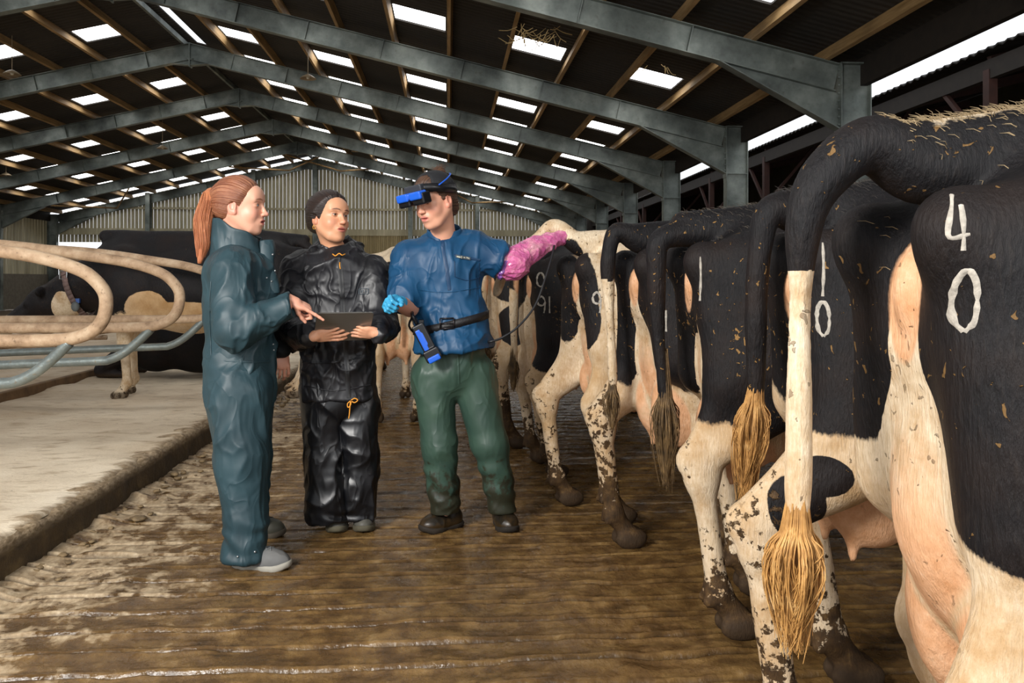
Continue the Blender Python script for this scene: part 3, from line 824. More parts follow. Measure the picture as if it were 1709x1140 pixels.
def make_cow(loc, hd, label, hf=((.08, -.19), (.08, .19)), tail=None, black=None, bias=0., seed=0, res=.014, mud=1., name='cow', switch=None, scale=1.0,
             brand=None, pinks=(), group='dairy cows standing in a row at the feed rail', flecks=.5, tan=None, spinehair=None, tanlegs=.5, **kw):
    s = cow_sdf(hf, tail=tail, **kw)
    V, Q = s.mesh(res); V = relax(V, Q, 1, .5)
    N = normals(V, Q); P = V*[2.1, 2.1, 2.1]
    body = vn(V*5, seed)*.006+vn(V*11, seed+3)*.003
    # wrinkles behind the udder and on the flank
    V = V+N*body[:, None]
    f = fbm(V*[2.3, 1.7, 2.1]+seed*3.7, 2, seed)*.9+bias
    if black is not None: f = black(V, f)
    a0 = np.clip(.5+(f+.06*fbm(V*13, 2, seed+6))*.5, 0, 1)
    z = V[:, 2]; x = V[:, 0]; y = V[:, 1]
    md = mud*(ss(.62, .12, z)*.62+ss(.2, .0, z)*.7+.18*ss(1.0, .6, z)+.14*ss(.3, 0, x)*ss(.9, 1.5, z)+.30*(x < -.04)*ss(.35, .6, z)*ss(1.3, 1.0, z))
    ud = kw.get('udder', 1.)
    pk = np.zeros(len(V))
    if ud:
        d = np.full(len(V), 9.)
        for (c, r_) in (((.34, 0, .79-.06*ud), (.24, .155*ud, .18)), ((.17-kw.get('rear', 0.), 0, .90), (.125+kw.get('rear', 0.)*.5, .115*ud, .24)), ((.20, -.07*ud, .75-.06*ud), (.14, .085, .16*ud)), ((.20, .07*ud, .75-.06*ud), (.14, .085, .16*ud)), ((.14, 0, .55), (.05, .12*ud, .1)), ((.38, 0, .55), (.05, .12*ud, .1))):
            d = np.minimum(d, np.sqrt((((V-np.array(c))/np.array(r_))**2).sum(1)))
        pk = ss(1.10, .98, d)*(.25+.7*ss(1.02, .72, z)); a0 = a0*(1-ss(1.22, 1.08, d))
    pk = np.maximum(pk, ss(.06, .035, np.sqrt(x**2*.3+y**2+((z-1.2)*.5)**2))*(x < .12))
    for (c, r_, st) in pinks: pk = np.maximum(pk, st*ss(1.1, .75, np.sqrt((((V-np.array(c))/np.array(r_))**2).sum(1))))
    tn = tanlegs*ss(1.15, .7, z)*(.55+.6*vn(V*4, seed+9))
    if tan is not None: tn = np.maximum(tn, tan(V))
    horn = ss(.085, .06, z)*.8
    # legs and tail tip white
    A = np.stack([a0, np.clip(md, 0, 1), pk], 1); B = np.stack([np.clip(tn, 0, 1), horn, np.full(len(V), flecks)*ss(.5, .9, z)], 1)
    o = pmesh(name, V, Q, COAT, attrs={'coat': A, 'coat2': B}); o.location = loc; o.rotation_euler = (0, 0, hd); o.scale = (scale,)*3
    tag(o, label, 'cow', group)
    if switch:
        (p0, p1, r0, n, mt) = switch; hair_switch(o, p0, p1, r0, n, SWITCH[mt], seed)
    if brand: brand_on(o, V, Q, brand)
    if spinehair:
        tree = BVHTree.FromPolygons([tuple(v) for v in V], [tuple(map(int, q)) for q in Q]); rnd = random.Random(seed); mb = MB()
        for i in range(spinehair[0]):
            xx = rnd.uniform(*spinehair[1]); h = tree.ray_cast(Vector((xx, rnd.gauss(0, spinehair[2]), 2)), Vector((0, 0, -1)))
            if h[0] is None: continue
            p = np.array(h[0]); L = rnd.uniform(.006, .022); d = np.array([rnd.gauss(-1.2, .5), rnd.gauss(0, .5), .8]); d /= np.linalg.norm(d)
            mb.tube([p-d*.004, p+d*L*.6, p+d*L+np.array([-.006, 0, -.003])], [.0007, .0006, .0002], 3, False)
        tag(mb.build('spine_hair', simple('spine_hair', spinehair[3], .7), o), kind='stuff')
    return o
def hair_switch(o, p0, p1, r0, n, mat, seed):
    """tuft of long hair from p0 down to p1, radius r0, in the cow's frame"""
    rnd = random.Random(seed+5); mb = MB(); p0, p1 = np.array(p0, float), np.array(p1, float); ax = p1-p0; L = np.linalg.norm(ax)
    for i in range(n):
        a = rnd.uniform(0, 2*PI); q = math.sqrt(rnd.random()); st = p0+ax*rnd.uniform(-.35, .25)
        rad = r0*q; tip = rnd.uniform(.6, 1.08)*(1-.25*q*rnd.random()); cl = int(a*3.2)
        off = np.array([math.cos(a), math.sin(a), 0])*rad
        end = p0+ax*tip+off*.25+np.array([rnd.gauss(0, .006), rnd.gauss(0, .006), 0])+np.array([math.cos(cl*2.4), math.sin(cl*2.4), 0])*r0*.28
        mid = p0+ax*(tip*.55)+off*1.05+np.array([math.sin(cl*3+2)*.01, math.cos(cl*2.)*.01, 0])
        m0 = p0+ax*.15+off*.6
        mb.tube(spline([st+off*.25, m0, mid, end], 4), [.0021*(1-.75*k/12) for k in range(13)], 4, False)
    co, cf = [], []
    c2 = spline([p0-ax*.2, p0+ax*.2, p0+ax*.5, p0+ax*.8, p0+ax*.97], 5); prof = np.interp(np.linspace(0, 1, len(c2)), [0, .2, .5, .8, 1], [.3, .42, .55, .38, .05])*r0
    mb.tube(c2, list(prof), 14)
    return mb.build('tail_switch', mat, o, True)
GLY = {'4': [[(.75, 0), (.75, 1.0)], [(.62, 1.45), (.15, .35), (1.0, .35)]], '0': [[(.5, 0), (.85, .25), (.95, .75), (.85, 1.2), (.5, 1.45), (.15, 1.2), (.05, .75), (.15, .25), (.5, 0)]],
       '9': [[(.75, 0), (.85, .5), (.85, 1.1), (.5, 1.45), (.12, 1.15), (.2, .75), (.6, .65), (.85, .85)]], '1': [[(.5, 0), (.5, 1.45)]], '6': [[(.85, 1.4), (.3, 1.1), (.12, .5), (.3, .05), (.7, .05), (.85, .4), (.6, .75), (.2, .6)]],
       '2': [[(.1, 1.1), (.4, 1.45), (.8, 1.2), (.75, .85), (.1, 0), (.9, 0)]], '|': [[(.5, 0), (.55, .7), (.5, 1.5)]], '8': [[(.5, .75), (.15, 1.1), (.5, 1.45), (.85, 1.1), (.5, .75), (.12, .35), (.5, 0), (.88, .35), (.5, .75)]], '3': [[(.15, 1.3), (.6, 1.45), (.8, 1.1), (.45, .78), (.85, .4), (.5, 0), (.12, .15)]]}
def brand_on(o, V, Q, brand):
    """numbers branded on the coat: strokes laid on the skin of the right rump"""
    tree = BVHTree.FromPolygons([tuple(v) for v in V], [tuple(map(int, q)) for q in Q])
    chars, origin, du, dv, proj, wd = brand
    origin, du, dv, proj = [np.array(q, float) for q in (origin, du, dv, proj)]
    mb = MB()
    for (ch, u0, v0, su, sv) in chars:
        for st in GLY[ch]:
            seg = []
            pts = spline(st, 6); prev = None; rows = []
            for i, q in enumerate(pts):
                t = pts[min(i+1, len(pts)-1)]-pts[max(i-1, 0)]; t = np.array([t[0]*su, t[1]*sv]); t /= np.linalg.norm(t)+1e-9; nn = np.array([-t[1], t[0]])
                wv = wd*(.8+.4*vn(np.array([[i*.5, u0*9, 1.]]), 3)[0]); row = []
                for sgn in (-1, -.5, 0, .5, 1):
                    u = u0+q[0]*su+nn[0]*wv*sgn; v_ = v0+q[1]*sv+nn[1]*wv*sgn
                    w_ = origin+du*u+dv*v_-proj*.5; h = tree.ray_cast(Vector(w_), Vector(proj))
                    row.append(None if h[0] is None or h[1].dot(Vector(proj)) > -.12*np.linalg.norm(proj) else np.array(h[0])-proj*0+np.array(h[1])*(.0018*(1-.8*abs(sgn)**3)))
                rows.append(row)
            ok = [r for r in rows if all(x is not None for x in r)]
            if len(ok) > 1:
                V2 = [x for r in ok for x in r]; n = len(ok)
                mb.add(V2, [(i*5+j, (i+1)*5+j, (i+1)*5+j+1, i*5+j+1) for i in range(n-1) for j in range(4)])
    if mb.f: mb.build('freeze_brand', BRAND, o, True)
def loc2(o, hd, P_):
    """world point into the cow's frame"""
    d = np.array(P_, float)-np.array([o[0], o[1], 0]); c_, s_ = math.cos(-hd), math.sin(-hd)
    return (d[0]*c_-d[1]*s_, d[0]*s_+d[1]*c_, d[2])
def blobs(bl, base=-.8, edge=.25):
    """black field from a list of (centre, radii, sign)"""
    def f(V, n):
        r = np.full(len(V), base)
        for (c, rr, sg) in bl:
            d = 1-np.sqrt((((V-np.array(c))/np.array(rr))**2).sum(1))
            if sg > 0: r = np.maximum(r, d*2)
            else: r = np.minimum(r, -d*2)
        return np.clip(r+n*edge, -1, 1)
    return f
def tailpath(o, hd, pts):
    out = [(.12, 0, 1.40, .055), (.03, 0, 1.395, .05)]
    for (px, py, Y, r_) in pts: out.append((*loc2(o, hd, at(px, py, Y)), r_))
    return out
# ---- cow 5, numbered 40, nearest
o5, h5 = (.705, 1.20), R(-3)
T5 = tailpath(o5, h5, [(1458, 238, 1.20, .040), (1390, 280, 1.20, .033), (1347, 350, 1.20, .027), (1336, 480, 1.20, .0195), (1334, 640, 1.20, .0165), (1333, 780, 1.20, .0155), (1330, 880, 1.20, .0155)])
b5 = blobs([((.35, -.2, 1.18), (.75, .6, .34), 1), ((.2, -.25, .98), (.30, .3, .17), 1), ((.1, .2, 1.15), (.25, .3, .24), 1), ((-.2, 0, 1.3), (.3, .3, .35), 1),
            ((.9, 0, 1.55), (.75, .17, .14), -1), ((.06, 0, 1.0), (.13, .055, .30), -1), ((.2, .2, .6), (.4, .2, .2), -1)])
def b5t(V, n):
    r = b5(V, n); tl = (V[:, 0] < -.035) & (V[:, 2] < 1.235); r = np.where(tl, -.6, r); return np.where((V[:, 0] < -.035) & (V[:, 2] >= 1.235) & (V[:, 2] < 1.5), .7, r)
sw5 = (loc2(o5, h5, at(1331, 850, 1.20)), loc2(o5, h5, at(1322, 1085, 1.20)), .040, 760, 'gold')
make_cow((*o5, 0), h5, 'nearest black and white cow branded 40 on its rump, golden tail tip hanging', hf=((.08, -.19), (.24, .19)), tail=T5, black=b5t, seed=5, res=.010, mud=.55,
         switch=sw5, pinks=(((.02, 0, 1.17), (.07, .05, .09), .9),), flecks=.55, udder=1.12, rear=.03,
         brand=([('4', -.003, .110, .030, .062), ('0', .012, .0, .028, .058)], (.020, 0, 1.15), (1, 0, 0), (0, 0, 1), (.25, 1, 0), .0044),
         spinehair=(1300, (-.02, .9), .03, '8a7656'))
# ---- cow 4
o4, h4 = (.93, 2.12), R(-3)
T4 = tailpath(o4, h4, [(1285, 350, 2.1, .036), (1268, 420, 2.1, .03), (1262, 520, 2.1, .026), (1262, 600, 2.1, .021), (1262, 660, 2.1, .018)])
b4 = blobs([((.4, -.2, 1.18), (.9, .6, .36), 1), ((.35, -.2, 1.03), (.6, .3, .09), 1), ((.0, -.22, .74), (.07, .10, .05), 1), ((-.06, -.2, .66), (.07, .12, .08), 1), ((-.2, 0, 1.2), (.25, .2, .3), 1)])
make_cow((*o4, 0), h4, 'black-backed cow with white thigh and yellow brushed tail, beside the cow branded 40', hf=((-.08, -.17), (.20, .20)), tail=T4, black=b4, seed=14, res=.011, mud=.8,
         switch=(loc2(o4, h4, at(1262, 640, 2.1)), loc2(o4, h4, at(1243, 842, 2.1)), .042, 560, 'gold'), spinehair=(500, (-.02, .5), .04, '2a241f'), flecks=.8, udder=1.1,
         brand=([('|', .0, .1, .03, .09), ('0', 0, .0, .03, .06)], (.05, 0, 1.08), (1, 0, 0), (0, 0, 1), (.25, 1, 0), .005))
# ---- cow 3
o3, h3 = (.86, 2.83), R(0)
T3 = tailpath(o3, h3, [(1102, 400, 2.8, .034), (1096, 450, 2.8, .03), (1097, 520, 2.8, .027), (1102, 600, 2.8, .024), (1110, 680, 2.8, .022)])
b3 = blobs([((.5, -.2, 1.2), (1.2, .7, .48), 1), ((.32, -.25, .92), (.30, .3, .30), 1), ((-.1, 0, 1.3), (.2, .2, .25), 1), ((.75, 0, 1.52), (.38, .2, .12), -1), ((-.02, -.1, .9), (.08, .08, .2), -1), ((.5, -.25, .74), (.1, .2, .07), -1)])
make_cow((*o3, 0), h3, 'broad black-rumped cow with white shanks and dung-caked black tail, its hoof nearest the alley', hf=((.06, -.17), (.26, .20)), tail=T3, black=b3, seed=23, res=.012, mud=.75,
         switch=(loc2(o3, h3, at(1110, 640, 2.8)), loc2(o3, h3, at(1112, 812, 2.8)), .046, 300, 'mud'), flecks=.95, udder=.95, spinehair=(500, (-.02, .8), .06, '4a4238'),
         brand=([('|', .0, .0, .04, .1)], (.02, 0, 1.15), (1, 0, 0), (0, 0, 1), (.25, 1, 0), .005))
# ---- cow 2
o2, h2 = (.80, 3.42), R(10)
T2 = tailpath(o2, h2, [(1030, 385, 3.4, .034), (1016, 420, 3.4, .03), (1014, 470, 3.4, .027), (1020, 560, 3.4, .022), (1023, 640, 3.4, .02)])
b2 = blobs([((.5, -.2, 1.2), (1.2, .7, .45), 1), ((.15, .2, 1.0), (.3, .3, .3), 1), ((-.1, 0, 1.35), (.25, .2, .22), 1), ((.05, 0, 1.0), (.1, .05, .2), -1)])
def b2t(V, n):
    r = b2(V, n); return np.where((V[:, 0] < -.03) & (V[:, 2] < 1.22), -.6, r)
make_cow((*o2, 0), h2, 'small black cow with big pink udder, between the white cow and the broad black one', hf=((.35, -.17), (-.02, .17)), tail=T2, black=b2t, seed=31, res=.014, mud=1.,
         switch=(loc2(o2, h2, at(1022, 640, 3.4)), loc2(o2, h2, at(1022, 720, 3.4)), .035, 220, 'mud'), udder=1.15, flecks=.6,
         brand=([('|', .0, .05, .03, .07), ('1', .0, -.07, .03, .06), ('1', .035, -.07, .03, .06)], (.06, 0, 1.08), (1, 0, 0), (0, 0, 1), (.25, 1, 0), .005))
# ---- cow 1, white, being examined
o1, h1 = (.65, 4.08), R(14)
T1 = [(.12, 0, 1.41, .055), (.03, .0, 1.40, .048)]+[(*loc2(o1, h1, at(*q)), r_) for q, r_ in (((928, 378, 4.10), .038), ((900, 396, 4.12), .032), ((868, 422, 4.14), .026), ((842, 455, 4.16), .022), ((828, 490, 4.18), .02))]
b1 = blobs([((-.03, .02, 1.15), (.10, .30, .30), 1), ((.0, -.12, 1.02), (.08, .12, .14), 1), ((1.2, -.2, 1.0), (.3, .4, .4), 1), ((.02, -.03, 1.02), (.05, .03, .3), -1)])
make_cow((*o1, 0), h1, 'white cow branded 9 being examined with the pink-gloved arm', hf=((.10, -.19), (-.02, .20)), tail=T1, black=b1, seed=44, res=.014, mud=.8, flecks=.9, udder=.85,
         brand=([('9', .0, .0, .05, .07)], (.07, 0, 1.06), (1, 0, 0), (0, 0, 1), (.3, 1, 0), .006), tanlegs=.8)
# ---- cows further down the row
def simple_tail(x=-.04, w_=.0, L=.75, r=.03): return [(.12, 0, 1.41, .05), (.02, 0, 1.39, .045), (-.065, w_*.3, 1.31, .036), (x-.03, w_*.7, 1.15, .03), (x-.03, w_, .95, .025), (x-.02, w_, .95-(L-.5), .02)]
o6 = (.50, 5.05); b6 = blobs([((.1, -.3, 1.1), (.35, .3, .45), 1), ((.1, .3, 1.2), (.3, .3, .2), 1), ((.3, 0, 1.3), (.6, .2, .2), 1)])
make_cow((*o6, 0), R(15), 'dark cow branded 91 behind the black probe cable', tail=simple_tail(w_=.06), black=b6, seed=52, res=.018, udder=1.05, mud=.9, hf=((.05, -.2), (.1, .2)),
         brand=([('9', 0, 0, .06, .07), ('1', .05, 0, .06, .07), ('0', .0, .16, .05, .06)], (.05, 0, 1.02), (1, 0, 0), (0, 0, 1), (.3, 1, 0), .006), switch=((-.07, .06, .75), (-.07, .06, .5), .04, 140, 'mud'))
b7 = blobs([((.2, -.3, 1.25), (.4, .4, .22), 1), ((.0, .25, 1.1), (.12, .12, .15), 1), ((.1, -.2, .9), (.12, .15, .16), 1)])
make_cow((.33, 5.95, 0), R(16), 'white cow with black patches and a long white tail, beside the blue smock', tail=simple_tail(w_=.02), black=lambda V, n: np.where(V[:, 0] < -.05, -.6, b7(V, n)), seed=61, res=.018, mud=1.2, hf=((.05, -.2), (.0, .2)),
         switch=((-.07, .02, .8), (-.07, .02, .45), .07, 160, 'mud'))
b8 = blobs([((.3, 0, 1.2), (.7, .5, .35), 1)])
make_cow((.15, 6.9, 0), R(18), 'mostly black cow seen past the elbow of the man, farther down the row', tail=simple_tail(), black=b8, seed=71, res=.022, mud=1.1)
make_cow((.2, 7.9, 0), R(15), 'last cow of the feeding row, almost hidden behind the man', tail=simple_tail(), bias=.2, seed=75, res=.024, mud=1.1)
# ---- cows in the alley behind the people
b9 = blobs([((.3, -.1, 1.15), (.5, .5, .25), 1), ((.1, -.3, .95), (.2, .2, .25), 1), ((.9, 0, 1.1), (.3, .5, .4), 1)])
make_cow((-.42, 6.75, 0), R(97), 'cow standing in the alley between the woman in black and the man', tail=simple_tail(), black=b9, bias=-.1, seed=81, res=.02, mud=.5, hf=((.05, -.17), (.1, .17)), group='cows standing behind the people')
b10 = blobs([((.3, 0, 1.2), (1.6, .8, .6), 1), ((.5, -.3, .7), (.3, .2, .2), -1)])
make_cow((-1.12, 9.4, 0), R(88), 'dark cow far behind the gap between the two women', tail=simple_tail(), black=b10, seed=84, res=.024, mud=.6, group='cows standing behind the people')
# ---- cows at the cubicles
b11 = blobs([((1.0, 0, 1.2), (1.9, .8, .55), 1), ((2.0, 0, 1.1), (.8, .5, .5), 1), ((.85, .33, .72), (.60, .3, .13), -1), ((1.28, .3, .80), (.17, .3, .15), -1), ((1.45, 0, .3), (.3, .5, .42), -1), ((2.05, .1, .80), (.1, .2, .16), -1)], base=-.6, edge=.32)
oL = make_cow((-1.32, 7.42, .17), R(180), 'black cow standing across the cubicle in a collar, white forelegs, head lowered', hf=((.05, -.17), (-.02, .17)), ff=((1.56, -.17), (1.50, .15)), tail=simple_tail(), black=b11, seed=91, res=.015, mud=.35, head='low',
              tan=lambda V: ss(.5, .8, V[:, 2])*ss(1.75, 1.3, V[:, 0])*.9, flecks=.1, udder=.7, group='cows at the cubicles', tanlegs=.1)
bk = lambda V, n: np.full(len(V), .8)
make_cow((-1.75, 9.0, .17), R(183), 'black cow lying on the cubicle bed behind the white forelegs', lying=True, black=bk, seed=95, res=.02, mud=0., flecks=.1, udder=0, group='cows at the cubicles')
# collar on the standing cubicle cow
def collar(cow, x0, z0):
    V = []; n = 40; strap = MB(); cx, cz = 1.98, .96
    ring = []
    for i in range(n):
        a = 2*PI*i/n; ring.append(np.array([cx+.10*math.cos(a)*.9, .195*math.sin(a), cz+.235*math.cos(a)*1.0]))
    for i in range(n):
        a, b = ring[i], ring[(i+1) % n]; strap.add([a+[-.022, 0, .01], a+[.022, 0, -.01], b+[.022, 0, -.01], b+[-.022, 0, .01]], [(0, 1, 2, 3)])
    o = strap.build('collar', simple('collar_web', '6f5a54', .8, var=.3), cow, True); o.modifiers.new('s', 'SOLIDIFY').thickness = .006
    b = MB(); p = ring[int(n*.17)]+np.array([0, .008, 0])
    q = [(-.03, .035), (.03, .035), (.03, -.035), (-.03, -.035), (-.03, .035)]
    b.tube([p+np.array([u, .004, v]) for u, v in q], .005, 6); b.build('buckle', simple('buckle_steel', 'c9cdd0', .3, .9), o)
    t = MB(); p = ring[int(n*.37)]+np.array([0, .02, 0]); t.add(*sph(p, (.036, .025, .045), 14)); t.build('transponder', simple('transponder', '5a5f5e', .6, var=.2), o, True)
    MB().box(p+np.array([0, -.01, .05]), (.034, .014, .02)).build('tag_holder', simple('blue_tag', '2a4f8f', .5), o)
collar(oL, 0, 0)
# ================================================================ people
def skinmat():
    t = NT('skin'); c = t.attr('tone'); n = t.noise(t.coord(), 60, 4)
    col = t.mix(t.math('MULTIPLY', n, .18), c, t.mix(.5, c, 'b5553c'))
    t.b.inputs['Subsurface Radius'].default_value = (.012, .004, .002)
    return t.out(col, .45, t.bump(t.noise(t.coord(), 300, 3), .12, .001), Subsurface_Weight=.12, Subsurface_Scale=.6)
SKIN = skinmat()
def hairmat(name, c1, c2, c3, rough=.38):
    t = NT(name); a = t.sep(t.attr('flow')); v = t.node('ShaderNodeCombineXYZ', {0: t.math('MULTIPLY', a[0], 90.), 1: t.math('MULTIPLY', a[1], 3.), 2: 0.}).outputs[0]
    n = t.noise(v, .5, 5, .8); n2 = t.noise(t.coord(), 14, 3)
    col = t.mix(t.ramp(n2, [(.4, 0.), (.7, .4)]), t.ramp(n, [(.38, c1), (.5, c2), (.64, c3)]), c1)
    return t.out(col, rough, t.bump(n, .6, .004), Specular_IOR_Level=.55)
def clothmat(name, col, hi, rough=.45, wr=1., spec=.4, dirt=None):
    t = NT(name); c = t.coord(); n = t.noise(t.coord((1, 1, .5)), 8, 2, .5, .9); n2 = t.noise(c, 5, 3, .5, .8)
    r_ = t.math('ABSOLUTE', t.math('SUBTRACT', n, .5)); r_ = t.math('POWER', t.math('SUBTRACT', 1., t.math('MULTIPLY', r_, 2.)), 4.)
    colr = t.mix(t.ramp(n2, [(.35, 0.), (.7, .7)]), col, hi)
    if dirt:
        sx = t.node('ShaderNodeSeparateXYZ', {0: c}); lowm = t.node('ShaderNodeMapRange', {0: sx.outputs[2], 1: dirt[1], 2: dirt[0], 3: 0., 4: 1.}).outputs[0]
        dn = t.math('ADD', lowm, t.math('MULTIPLY', t.math('SUBTRACT', t.noise(c, 22, 6, .7), .5), 1.7))
        colr = t.mix(t.math('MULTIPLY', t.ramp(dn, [(.62, 0.), (.8, .8)]), 1.), colr, dirt[2])
    b = t.bump(r_, .35*wr, .012); b = t.bump(t.noise(c, 220, 2), .08, .001, b)
    return t.out(colr, rough, b, Specular_IOR_Level=spec)
def folds(V, N, spec, seed):
    """cloth folds: ridged noise, stretched along the drape"""
    d = np.zeros(len(V))
    for i, (f, amp, pw) in enumerate(spec):
        wx = np.stack([vn(V*4.3+9*q, seed+i+q) for q in range(3)], 1)*.09+np.stack([vn(V*11+5*q, seed+q) for q in range(3)], 1)*.02
        g = (V+wx)*np.array(f); n = vn(g, seed+7*i)+.35*vn(g*2.1, seed+7*i+3); r = 1-np.minimum(1, np.abs(n)*1.25)
        m = ss(-.5, .4, vn(V*3.7, seed+40+i))
        d += amp*(r**(pw+.5)-.25)*(.35+.65*m)
    return V+N*d[:, None]
def garment(name, s, mat, parent, spec, seed, res=.006, off=(0, 0, 0), fold_mask=None, extra=None, it=1):
    V, Q = s.mesh(res); V = relax(V, Q, it); N = normals(V, Q)
    V2 = folds(V, N, spec, seed)
    if extra is not None: V2 = extra(V2, N)
    if fold_mask is not None: m = fold_mask(V)[:, None]; V2 = V*(1-m)+V2*m
    V2 = relax(V2, Q, 1, .4)
    o = pmesh(name, V2, Q, mat, parent, off=off); o['_'] = 0; del o['_']
    return o, BVHTree.FromPolygons([tuple(v) for v in V2], [tuple(map(int, q)) for q in Q])
class Head:
    def __init__(h, c, yaw, pitch=0., roll=0., sc=1.):
        """c: centre of the head; yaw 0 looks at -Y (towards the camera), + turns to +X"""
        h.c = np.array(c, float); h.s = sc
        Rm = Matrix.Rotation(yaw-PI/2, 3, 'Z') @ Matrix.Rotation(pitch, 3, 'Y') @ Matrix.Rotation(roll, 3, 'X')
        h.R = np.array(Rm)
    def w(h, p): return h.c+h.R@(np.array(p, float)*h.s)
    def local(h, V): return ((V-h.c)@h.R)/h.s
def head_sdf(h, mouth='closed', fem=1):
    s = Sdf(); rot = h.R; S_ = h.s
    def E(c, r, k=.02, op='+'): s.ell(h.w(c), np.array(r)*S_, k*S_, op, rot)
    def C(a, b, ra, rb, k=.015, op='+'): s.cap(h.w(a), h.w(b), ra*S_, rb*S_, k*S_, op)
    E((-.012, 0, .035), (.093, .074, .082)); E((.03, 0, -.005), (.058, .062, .085)); E((.062, 0, .045), (.032, .052, .038), .03)
    C((-.01, .052, -.035), (.050, .028, -.092), .022, .018, .03); C((-.01, -.052, -.035), (.050, -.028, -.092), .022, .018, .03)
    E((.045, 0, -.06), (.045, .040, .045), .03); E((.069, 0, -.098), (.020, .021, .017), .022)
    for y in (-1, 1):
        E((.058, .036*y, -.032), (.026, .024, .027), .02)
        C((.083, .016*y, .026), (.072, .043*y, .028), .009, .008, .014)
        E((.091, .031*y, .006), (.016, .0165, .012), .012, '-')
        E((.071, .030*y, .006), (.0165, .0165, .014), .004)      # eyelids and ball bed
        E((.091, .0305*y, .0055), (.0115, .0125, .0042), .002, '-')
        E((.101, .0095*y, -.031), (.009, .0085, .0075), .006)
        E((.100, .008*y, -.0385), (.005, .0035, .004), .003, '-')
    C((.086, 0, .016), (.106, 0, -.024), .0065, .0085, .010); E((.110, 0, -.029), (.010, .0095, .0085), .006)
    E((.082, 0, -.060), (.018, .026, .022), .015)
    op_ = .004 if mouth == 'open' else .0012
    E((.0945, 0, -.0555), (.010, .021, .0055), .005); E((.0930, 0, -.0665-op_), (.010, .017, .0068), .005)
    E((.103, 0, -.0605-op_*.4), (.014, .021, .0009+op_), .0025, '-')
    for y in (-1, 1):
        E((-.008, .074*y, -.006), (.019, .008, .031), .008); E((-.004, .080*y, -.002), (.011, .005, .019), .004, '-'); E((.004, .073*y, -.03), (.008, .007, .010), .005)
    return s
def face_tone(h, V, base, lip, brow, cheek, dark=.0):
    L = h.local(V); x, y, z = L.T; ay = np.abs(y); T = np.tile(np.array(lin(base)), (len(V), 1))
    def mx(m, c): nonlocal T; m = np.clip(m, 0, 1)[:, None]; T = T*(1-m)+np.array(lin(c))*m
    mx(.5*np.exp(-(((ay-.042)/.022)**2+((z+.03)/.022)**2))*(x > .02), cheek)
    mx(.5*np.exp(-(((x-.116)/.012)**2+(y/.012)**2+((z+.029)/.012)**2)), cheek)
    mx(.6*(ay > .066)*(np.abs(z) < .04)*(np.abs(x) < .035), cheek)
    m = ss(1.1, .85, np.sqrt((y/.023)**2+((z+.0615)/.0125)**2))*(x > .075); mx(m*.85, lip)
    m = ss(1.2, .8, np.sqrt(((ay-.030)/.019)**2+((z-.0265-.0045*(1-((ay-.030)/.02)**2))/.0036)**2))*(x > .04); mx(m*.85, brow)
    m = ss(1.15, .95, np.sqrt(((ay-.0305)/.0155)**2+((z-.0085)/.0052)**2))*(x > .05)*(z > .006); mx(m*.55, brow)
    m = ss(1.3, .9, np.sqrt(((ay-.0305)/.014)**2+((z-.0055)/.0065)**2))*(x > .05); mx(m*.25, brow)
    m = ss(1.2, .6, np.sqrt(((y)/.019)**2+((z+.0612)/.0016)**2))*(x > .08); mx(m*.55, '7a3a32')
    return T
EYEW = simple('eye_white', 'e8e2da', .2)
def add_eyes(h, parent, off, iris, gaze=(0, 0)):
    im = simple('iris', iris, .15); pm = simple('pupil', '080707', .1)
    for y in (-1, 1):
        c = h.w((.0735, .0305*y, .0055)); r = .0125*h.s
        e = MB().add(*sph(c, r, 20)).build('eye', EYEW, parent, True, off)
        g = h.R@np.array([math.cos(gaze[0])*math.cos(gaze[1]), math.sin(gaze[0]), math.sin(gaze[1])])
        for nm, m_, rr, o_ in (('iris', im, .0058, .0111), ('pupil', pm, .0027, .0122)):
            V, F_ = sph((0, 0, 0), (rr*h.s, rr*h.s, rr*.35*h.s), 14); q = np.array(Vector(g).to_track_quat('Z', 'Y').to_matrix())
            MB().add([q@np.array(v)+c+g*o_*h.s for v in V], F_).build(nm, m_, e, True, off)
def hair_cap(h, name, mat, parent, off, grow=.008, line=(.115, 0, -.035), lr=(.085, .078, .105), extra=None, res=.003, part=False, low=-.055, amp=.0016, seed=0, pl=None):
    s = Sdf(); S_ = h.s
    s.ell(h.w((-.014, 0, .037)), np.array([.095+grow, .075+grow, .083+grow])*S_, .02, '+', h.R)
    s.ell(h.w((-.035, 0, -.01)), np.array([.075+grow*.6, .066+grow*.5, .055])*S_, .02, '+', h.R)
    if line: s.ell(h.w(line), np.array(lr)*S_, .008, '-', h.R)
    if pl: s.plane(h.w(pl[0]), h.R@np.array(pl[1]), .012*S_)
    for y in (-1, 1): s.ell(h.w((.000, .085*y, -.020)), np.array([.024, .022, .034])*S_, .006, '-', h.R)
    s.plane(h.w((0, 0, low)), -(h.R@np.array([-.3, 0, 1.])), .01)
    if extra: extra(s, h)
    V, Q = s.mesh(res); V = relax(V, Q, 2); L = h.local(V)
    if part:   # parting line
        N = normals(V, Q); m = np.exp(-(L[:, 1]/.004)**2)*(L[:, 2] > .07)*(L[:, 0] > -.04); V = V-N*(m*.005)[:, None]
    ang = np.arctan2(L[:, 1], L[:, 2]-.0); fl = ang+.25*L[:, 0]*8
    N = normals(V, Q)
    if pl:
        dd = (L-np.array(pl[0]))@np.array(pl[1]); V = V-N*((1-ss(0, -.04, dd))*(grow-.0015)*S_)[:, None]
    g = vn(np.stack([fl*26, L[:, 0]*9, 0*fl], -1), seed)+.6*vn(np.stack([fl*60, L[:, 0]*14, 0*fl], -1), seed+1)
    V = V+N*(g*amp)[:, None]
    A = np.stack([fl, L[:, 0]*4, 0*fl], 1)
    return pmesh(name, V, Q, mat, parent, {'flow': A}, off=off)
